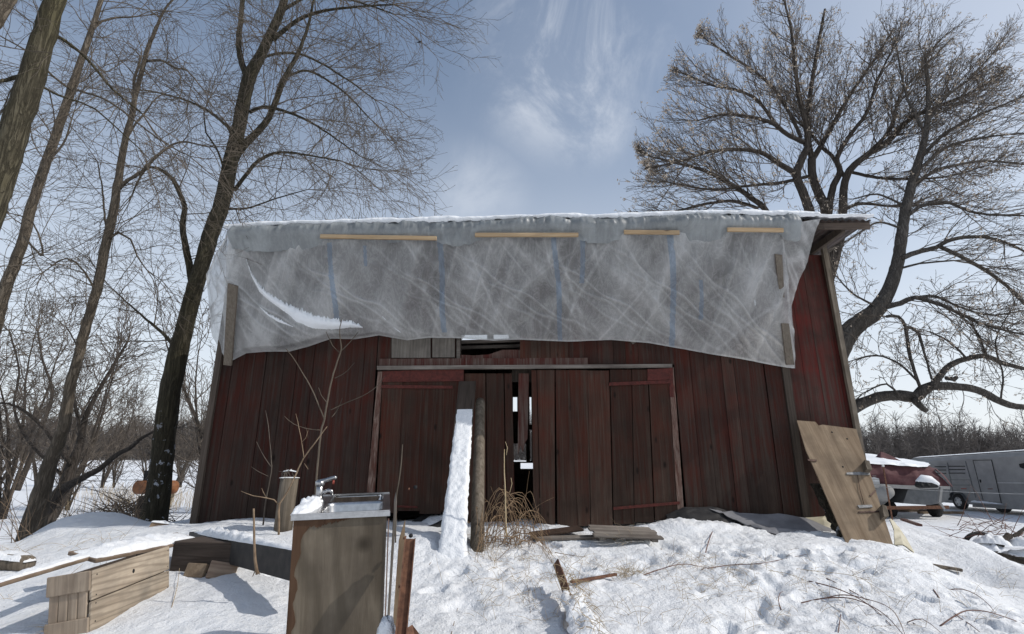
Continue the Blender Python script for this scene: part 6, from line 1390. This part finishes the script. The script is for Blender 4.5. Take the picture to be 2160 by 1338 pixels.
mb = MB(); rb = random.Random(8)
for i in range(60):
    a = I_(rb.uniform(2000, 2160), rb.uniform(1105, 1150), rb.uniform(8.7, 9.6)); dd = Vector((rb.uniform(-1, 1), rb.uniform(-.3, .3), rb.uniform(-.1, .5))); pts = wander(a, dd, rb.uniform(.2, .8), 6, rb, .15, (0, 0, -.04)); mb.tube(pts, [.006, .005, .005, .004, .003, .002, .001], 4, rb.random())
o = mb.build('brush', M['cane'], db); o['kind'] = 'stuff'
# white flat scrap in the snow at (2000,1200)
rand_board('snowy_stick', 'short pale slat sticking from the drift below the debris', 2000, 1204, .26, .06, .03, -18, 0, 8, M['post_wood'], .03)
# ---------------------------------------------------------------- brush pile, orange drum, mound at left
Yp = 17.0; c = at(270, 1060, Yp); z_ = hz(c.x, c.y); bpile = thing('brush_pile', 'low pile of dark cut branches in the snow left of the large forked tree', 'brush pile', (c.x, c.y, z_))
mb = MB(); rb = random.Random(14)
for i in range(320):
    x_ = rb.gauss(0, .95); hgt = .95 * math.exp(-(x_ / 1.3) ** 2); a = Vector((x_, rb.uniform(-.6, .6), rb.uniform(.0, hgt))); dd = Vector((rb.choice((-1, 1)) * rb.uniform(.3, 1), rb.uniform(-.6, .6), rb.uniform(-.2, .9)))
    pts = wander(a, dd, rb.uniform(.4, 1.5), 6, rb, .12, (0, 0, -.06)); mb.tube(pts, [.014, .013, .012, .010, .008, .006, .003], 4, rb.random())
o = mb.build('branches', M['bark_dark'], bpile); o['kind'] = 'stuff'
Yo = 19.0; c = at(330, 1028, Yo); z_ = hz(c.x, c.y); dm = thing('orange_drum', 'rust orange tank lying behind the large forked tree', 'tank', (c.x, c.y, z_ ))
zc = c.z - z_; mb = MB(); mb.tube([(-.72, 0, zc), (-.66, 0, zc), (.58, 0, zc), (.66, 0, zc), (.70, 0, zc)], [.16, .23, .23, .20, .12], 22, .5); mb.build('tank', M['orange_steel'], dm)
mb = MB(); mb.box((-.38, 0, zc + .38), (.16, .14, .34), .5); mb.box((0, .0, (zc - .28) / 2), (.9, .3, max(.05, zc - .28)), .3); mb.build('stand', M['slot'], dm)
# ---------------------------------------------------------------- bird
bp0 = at(886, 89, 8.9); bd_ = thing('bird', 'tiny dark bird at a twig tip against the sky, top middle', 'bird', bp0); mb = MB()
mb.tube([(-.075, 0, -.012), (-.04, 0, -.006), (-.015, 0, .0), (.01, 0, .012), (.028, 0, .024), (.036, 0, .026)], [.004, .010, .022, .019, .013, .004], 10, .5); bo = mb.build('body', M['feather'], bd_)
mb = MB(); mb.tube([(.034, 0, .026), (.045, 0, .024)], [.004, .001], 6, .2); mb.build('beak', M['slot'], bd_)
for s_ in (-1, 1): mb = MB(); mb.tube([(0, s_ * .006, -.016), (.002, s_ * .006, -.035)], .0012, 4, .2); mb.build('leg', M['slot'], bd_)
# ---------------------------------------------------------------- sapling at the wall
Ysp = 5.6
def sap(name, label, polys, Y, mat, cat='sapling', twig_n=0):
    mb = MB(); base = None
    for k, (sq, dY) in enumerate(polys):
        pts, rad = pl(sq, Y, dY); p2, r2 = resample(pts, rad, .06, rp, .002)
        if base is None: base = p2[0].copy()
        mb.tube([p - base for p in p2], r2, 6, rp.random())
    t = thing(name, label, cat, base); mb.build('stems', mat, t); return t
sap('sapling', 'slender leafless sapling with forking grey stems before the wall behind the sink', [
    ([(662, 1120, 3), (665, 1040, 2.6), (676, 920, 2.4), (684, 885, 2.4), (690, 850, 2.2), (700, 800, 2), (714, 755, 1.8), (720, 735, 1.5), (716, 700, 1.2), (722, 672, .8)], -.2),
    ([(684, 885, 1.6), (662, 830, 1.4), (640, 790, 1.2), (620, 757, 1), (603, 736, .7)], -.6), ([(720, 740, 1.2), (740, 720, 1), (756, 700, .6)], .1), ([(718, 745, 1), (702, 730, .8), (688, 700, .6)], -.2),
    ([(706, 798, 1), (730, 785, .9), (748, 765, .6)], .2), ([(698, 865, 1), (730, 850, 1), (775, 830, .9), (800, 810, .7), (812, 792, .5)], .3), ([(700, 880, 1), (712, 865, .9), (722, 840, .5)], .2), ([(690, 850, 1), (678, 835, .8), (672, 818, .5)], .0),
    ([(680, 908, .8), (650, 905, .7), (620, 895, .6), (600, 878, .4)], -.2), ([(645, 900, .5), (650, 925, .4)], 0)], 7.0, M['twig'])
sap('sapling', 'pale forked shoot growing in front of the cut post', [([(588, 1128, 2.8), (588, 1080, 2.6), (590, 1062, 2.6), (605, 1040, 2), (620, 1010, 1.8), (640, 968, 1.7), (668, 930, 1.4), (690, 900, 1)], -.1), ([(589, 1066, 1.4), (578, 1054, 1.2), (560, 1050, 1), (535, 1046, .8), (508, 1036, .5)], -.2), ([(562, 1050, .9), (555, 1038, .8), (552, 1030, .5)], 0),
    ([(641, 966, 1), (636, 930, .9), (628, 890, .7), (624, 873, .5)], .1), ([(637, 932, .6), (645, 925, .5), (650, 908, .4)], 0), ([(642, 978, .7), (650, 990, .5)], 0)], 6.6, M['weed'])
sap('sapling', 'thin dark shoot with two snow dotted forks left of the cut post', [([(555, 1108, 2), (560, 1060, 1.6), (570, 1010, 1.4), (573, 984, 1.3), (570, 940, 1), (566, 900, .9), (560, 866, .6)], 0), ([(572, 985, .9), (558, 965, .8), (541, 932, .5)], -.1), ([(566, 1005, .7), (545, 995, .6), (530, 985, .4)], -.1)], 7.0, M['twig_dark'])
sap('stake_stick', 'thin upright stick in front of the black beam', [([(543, 1212, 4), (538, 1180, 3.4), (536, 1140, 2.8), (536, 1110, 2.4), (535, 1073, 2.2)], 0), ([(540, 1195, 1.4), (548, 1212, .9)], 0), ([(540, 1200, 1.4), (533, 1216, .9)], 0)], 4.55, M['weed'], 'stick')
sap('tall_stick', 'tall thin wavy stick standing right of the sink before the left door', [([(834, 1145, 1.9), (835, 1090, 1.7), (836, 1050, 1.5), (842, 1010, 1.4), (847, 975, 1.2), (849, 938, .9)], 0)], 5.6, M['twig'], 'stick')
# ---------------------------------------------------------------- vines and weeds before the door gap
vt = ground_at(1062, 1140); vb = thing('vine_tangle', 'arching tangle of dry tan vines before the gap between the doors', 'vines', vt)
mb = MB(); rv = random.Random(19)
for i in range(60):
    a0_ = ground_at(rv.uniform(1005, 1130), rv.uniform(1135, 1160)) ; a = a0_ - vt; a.z -= .02
    e = ground_at(max(1000, min(1165, a0_.x * 0 + rv.choice((1000, 1020, 1140, 1160)) + rv.uniform(-20, 30))), rv.uniform(1132, 1190)) - vt; pk = rv.uniform(.12, .62) if i < 42 else rv.uniform(.03, .2); n = 10; pts = []
    for k in range(n + 1):
        t_ = k / n; p = a.lerp(e, t_ ** 1.1); p.z += pk * math.sin(math.pi * min(1, t_ * 1.02)) ** .8 + rv.uniform(-.012, .012); p.x += rv.uniform(-.012, .012); p.y += rv.uniform(-.015, .015) - .08 * math.sin(math.pi * t_); pts.append(p)
    mb.tube(pts, [.0045 * (1 - .6 * k / n) for k in range(n + 1)], 4, rv.random())
for i in range(12):
    a = ground_at(rv.uniform(1015, 1120), rv.uniform(1135, 1160)) - vt; pts = wander(a, Vector((rv.uniform(-.5, .7), rv.uniform(-.3, .2), 1)), rv.uniform(.3, .85), 8, rv, .14, (0, 0, -.07)); mb.tube(pts, [.004 * (1 - .8 * k / 8) + .0006 for k in range(9)], 4, rv.random())
o = mb.build('vines', M['vine'], vb); o['kind'] = 'stuff'
sap('weed_stalk', 'tall pale weed stalk with small side shoots standing in the vine tangle', [([(1068, 1130, 1.8), (1066, 1050, 1.5), (1064, 990, 1.2), (1064, 948, .8)], 0), ([(1068, 960, .8), (1070, 945, .7), (1066, 932, .5)], 0), ([(1075, 1040, .8), (1080, 1020, .7), (1078, 1008, .5)], 0)], 5.9, M['dry_grass'], 'weed')
# individual canes and stalks in the snow
def cane(label, pxs, r0=.0055, mat='cane', lift=None, name='bare_cane', dY=0, dens=0):
    """bent cane over the snow: pixel path; ends touch the ground, the middle is lifted by lift metres"""
    n = len(pxs); A_ = ground_at(*pxs[0]); B_ = ground_at(*pxs[-1]); pts = []
    for i, (x_, y_) in enumerate(pxs):
        Y = A_.y + (B_.y - A_.y) * i / (n - 1) if lift is not None else None
        if Y is None: p = ground_at(x_, y_); p.z += .012
        else: p = at(x_, y_, Y); p.z = max(p.z, hz(p.x, p.y) - .01)
        pts.append(p)
    p2, r2 = resample(pts, [r0 * (1 - .6 * i / (n - 1)) for i in range(n)], .05); b0 = p2[0].copy(); mb = MB(); mb.tube([p - b0 for p in p2], r2, 5, rp.random())
    if dens:
        for k in range(dens):
            p, dd, _ = along(p2, rp.uniform(.2, .95)); q = wander(p - b0, spread(dd, rp, rp.uniform(.5, 1.1)), rp.uniform(.06, .25), 4, rp, .15, (0, 0, .02)); mb.tube(q, [.0018, .0015, .0012, .001, .0005], 3, rp.random())
    o = mb.build(name, M[mat], None); o.location = b0; return tag(o, label, 'cane' if mat == 'cane' else 'weed')
cane('reddish cane arching low, its tip leftmost in the cane bundle', [(1690, 1272), (1740, 1262), (1790, 1262), (1830, 1275), (1870, 1300), (1910, 1345)], lift=1)
cane('dark cane crossing the middle of the cane bundle from upper left', [(1706, 1226), (1760, 1240), (1810, 1262), (1850, 1290), (1880, 1320)], lift=1)
cane('thin dark cane starting highest in the bundle, running to lower right', [(1743, 1220), (1790, 1254), (1850, 1278), (1900, 1300), (1945, 1325), (1990, 1350)], .005, lift=1)
cane('short reddish cane along the top of the bundle', [(1742, 1262), (1775, 1255), (1820, 1262), (1880, 1285), (1912, 1345)], .0045, lift=1)
cane('long cane crossing the drift at far right toward the lower edge', [(1969, 1244), (1990, 1275), (2020, 1300), (2050, 1320), (2080, 1345)], .0055, lift=1)
cane('arched cane at the lower right corner running off the right edge', [(1982, 1322), (2010, 1302), (2040, 1288), (2080, 1290), (2120, 1302), (2175, 1322)], .006, lift=1)
cane('fine curved cane above the lower right arched cane', [(2004, 1244), (2030, 1243), (2060, 1255), (2085, 1275), (2098, 1292)], .0045, lift=1)
cane('short forked cane near the lower right edge left of the arch', [(1914, 1313), (1930, 1307), (1946, 1306), (1965, 1318), (1985, 1335)], .004, lift=1)
cane('brown cane lying under the barn foot snow bank toward the plywood', [(1480, 1204), (1540, 1195), (1600, 1192), (1650, 1183), (1702, 1172)], .005, dens=3)
cane('dark stick rising against the crumpled sheet at the barn foot', [(1486, 1174), (1505, 1140), (1530, 1112), (1560, 1088)], .0065, lift=1)
cane('hooked little cane standing alone in front of the bundle', [(1648, 1287), (1642, 1268), (1645, 1252), (1652, 1248)], .0045, lift=1)
cane('short dark stalk at lower right of centre, near the lower edge', [(1768, 1335), (1773, 1300), (1778, 1275)], .004, lift=1)
cane('curving brown cane lying right of the dry grass clump', [(1345, 1218), (1390, 1202), (1440, 1190), (1490, 1198)], .006, dens=4, lift=1)
cane('long thin diagonal stalk left of the vine tangle', [(905, 1192), (940, 1172), (975, 1150), (1010, 1125)], .004, lift=1, mat='weed')
cane('short stalk standing in the snow right of the rusty post', [(952, 1338), (960, 1310), (966, 1282)], .0035, lift=1, mat='weed')
cane('brown stem lying left to right below the plank panel', [(1170, 1168), (1210, 1175), (1240, 1178)], .0045, mat='weed', dens=3)
cane('thin stalk standing between the vine tangle and the plank panel', [(1215, 1240), (1222, 1210), (1228, 1185)], .003, lift=1, mat='weed')
cane('tall thin stalk before the right door, bent at its foot', [(1396, 1162), (1370, 1148), (1352, 1130), (1318, 1092), (1302, 1042)], .0035, lift=1, mat='weed')
cane('fine branched weed lying across the snow right of the grass clump', [(1560, 1200), (1640, 1206), (1700, 1225), (1750, 1262)], .0028, lift=1, mat='dry_grass', dens=14)
cane('wispy pale weed arching over the snow under the plywood', [(1680, 1200), (1720, 1205), (1800, 1215), (1850, 1240), (1895, 1275)], .0028, lift=1, mat='dry_grass', dens=14)
cane('branching fine weed standing in the middle of the snow', [(1120, 1330), (1118, 1290), (1112, 1240), (1105, 1195)], .0022, lift=1, mat='weed', dens=12)
cane('long pale stalk at far left crossing toward the crate corner', [(100, 1262), (140, 1220), (175, 1190)], .003, lift=1, mat='weed')
cane('straight dry stem leaning at the crate front corner', [(150, 1330), (180, 1290), (205, 1230), (225, 1185)], .0028, lift=1, mat='weed', dens=2)
cane('bent pale stem hanging beside the crate end', [(362, 1282), (375, 1230), (378, 1180), (366, 1146)], .003, lift=1, mat='dry_grass')
# scattered fine dry grass: nobody could count it
gm = MB(); rg = random.Random(44)
def tuft(px, py, n, h, spr, flat=.4):
    c = ground_at(px, py); ox = np.array([rg.gauss(0, spr) for _ in range(n)]) + c.x; oy = np.array([rg.gauss(0, spr) for _ in range(n)]) + c.y; oz = H(ox, oy)
    for i in range(n):
        a = Vector((ox[i], oy[i], oz[i] - .01)); d_ = Vector((rg.gauss(0, .7), rg.gauss(0, .7), rg.uniform(flat, 1)))
        L = h * rg.uniform(.4, 1.2); pts = wander(a, d_, L, 5, rg, .16, (0, 0, -.16)); gm.tube(pts, [.0016, .0015, .0013, .0011, .0008, .0004], 3, rg.random(), False)
for (px, py, n, h, s_) in ((1325, 1212, 130, .17, .09), (1480, 1200, 60, .2, .14), (1310, 1140, 30, .3, .08), (1020, 1165, 50, .15, .12), (1100, 1185, 50, .25, .2), (1560, 1215, 40, .2, .16), (1240, 1190, 25, .25, .12), (130, 1325, 90, .16, .05), (1500, 1230, 30, .2, .15),
    (470, 1195, 40, .12, .06), (1420, 1180, 25, .25, .15), (1640, 1290, 20, .2, .1), (2100, 1300, 14, .12, .05), (1120, 1260, 30, .22, .15), (1180, 1230, 30, .18, .1), (1600, 1180, 20, .2, .2), (20, 1170, 30, .3, .1), (180, 1150, 24, .35, .15), (1750, 1200, 18, .2, .2), (25, 1260, 14, .12, .08), (1060, 1220, 30, .3, .2), (1440, 1240, 25, .3, .2)): tuft(px, py, n, h, s_)
for i in range(190):
    px = rg.uniform(1000, 2140); py = rg.uniform(1180, 1330); tuft(px, py, 2, .22, .02)
for i in range(60):   # field weeds at the far edge of the near field, left
    c = at(rg.uniform(150, 430), 1030, rg.uniform(24, 40)); 
    for k in range(10):
        a = Vector((c.x + rg.gauss(0, .6), c.y + rg.gauss(0, .6), 0)); a.z = hz(a.x, a.y); gm.tube([a, a + Vector((rg.gauss(0, .06), 0, .35)), a + Vector((rg.gauss(0, .15), 0, rg.uniform(.5, .9)))], [.007, .006, .004], 3, rg.random(), False)
o = gm.build('dry_grass', M['dry_grass'], None); tag(o, 'sparse dry grass blades poking out of the snow', 'grass', None, 'stuff')
# shrubs of thin shoots before the thicket
for (px, py, Y, n, h, lb) in ((20, 1120, 7.6, 16, 1.2, 'thin brambly shoots at the far left edge of the snow'), (235, 1090, 8.6, 14, .9, 'sparse thin shoots between the leaning tree and the large forked tree'), (110, 1090, 9.8, 16, 1.3, 'wispy shoots at the foot of the slim leaning tree'), (2068, 1130, 9.2, 8, .7, 'few straight shoots standing behind the debris heap'), (1905, 1090, 12, 14, .7, 'small dark dried weed bush beside the steel stake')):
    c = at(px, py, Y); z_ = hz(c.x, c.y); t = thing('bare_shrub', lb, 'shrub', (c.x, c.y, z_)); mb = MB(); rs_ = random.Random(px)
    for i in range(n):
        a = Vector((rs_.gauss(0, .3), rs_.gauss(0, .2), -.03)); d_ = Vector((rs_.gauss(0, .4), rs_.gauss(0, .3), 1)); pts = wander(a, d_, h * rs_.uniform(.4, 1.2), 8, rs_, .22, (0, 0, -.03)); mb.tube(pts, [.0042 * (1 - .8 * k / 8) + .0008 for k in range(9)], 4, rs_.random())
        for k in range(6): p, dd, _ = along(pts, rs_.uniform(.3, .95)); q = wander(p, spread(dd, rs_, .8), h * rs_.uniform(.1, .3), 4, rs_, .15, (0, 0, 0)); mb.tube(q, [.003, .0025, .002, .0015, .001], 3, rs_.random())
    mb.build('shoots', M['weed'], t)
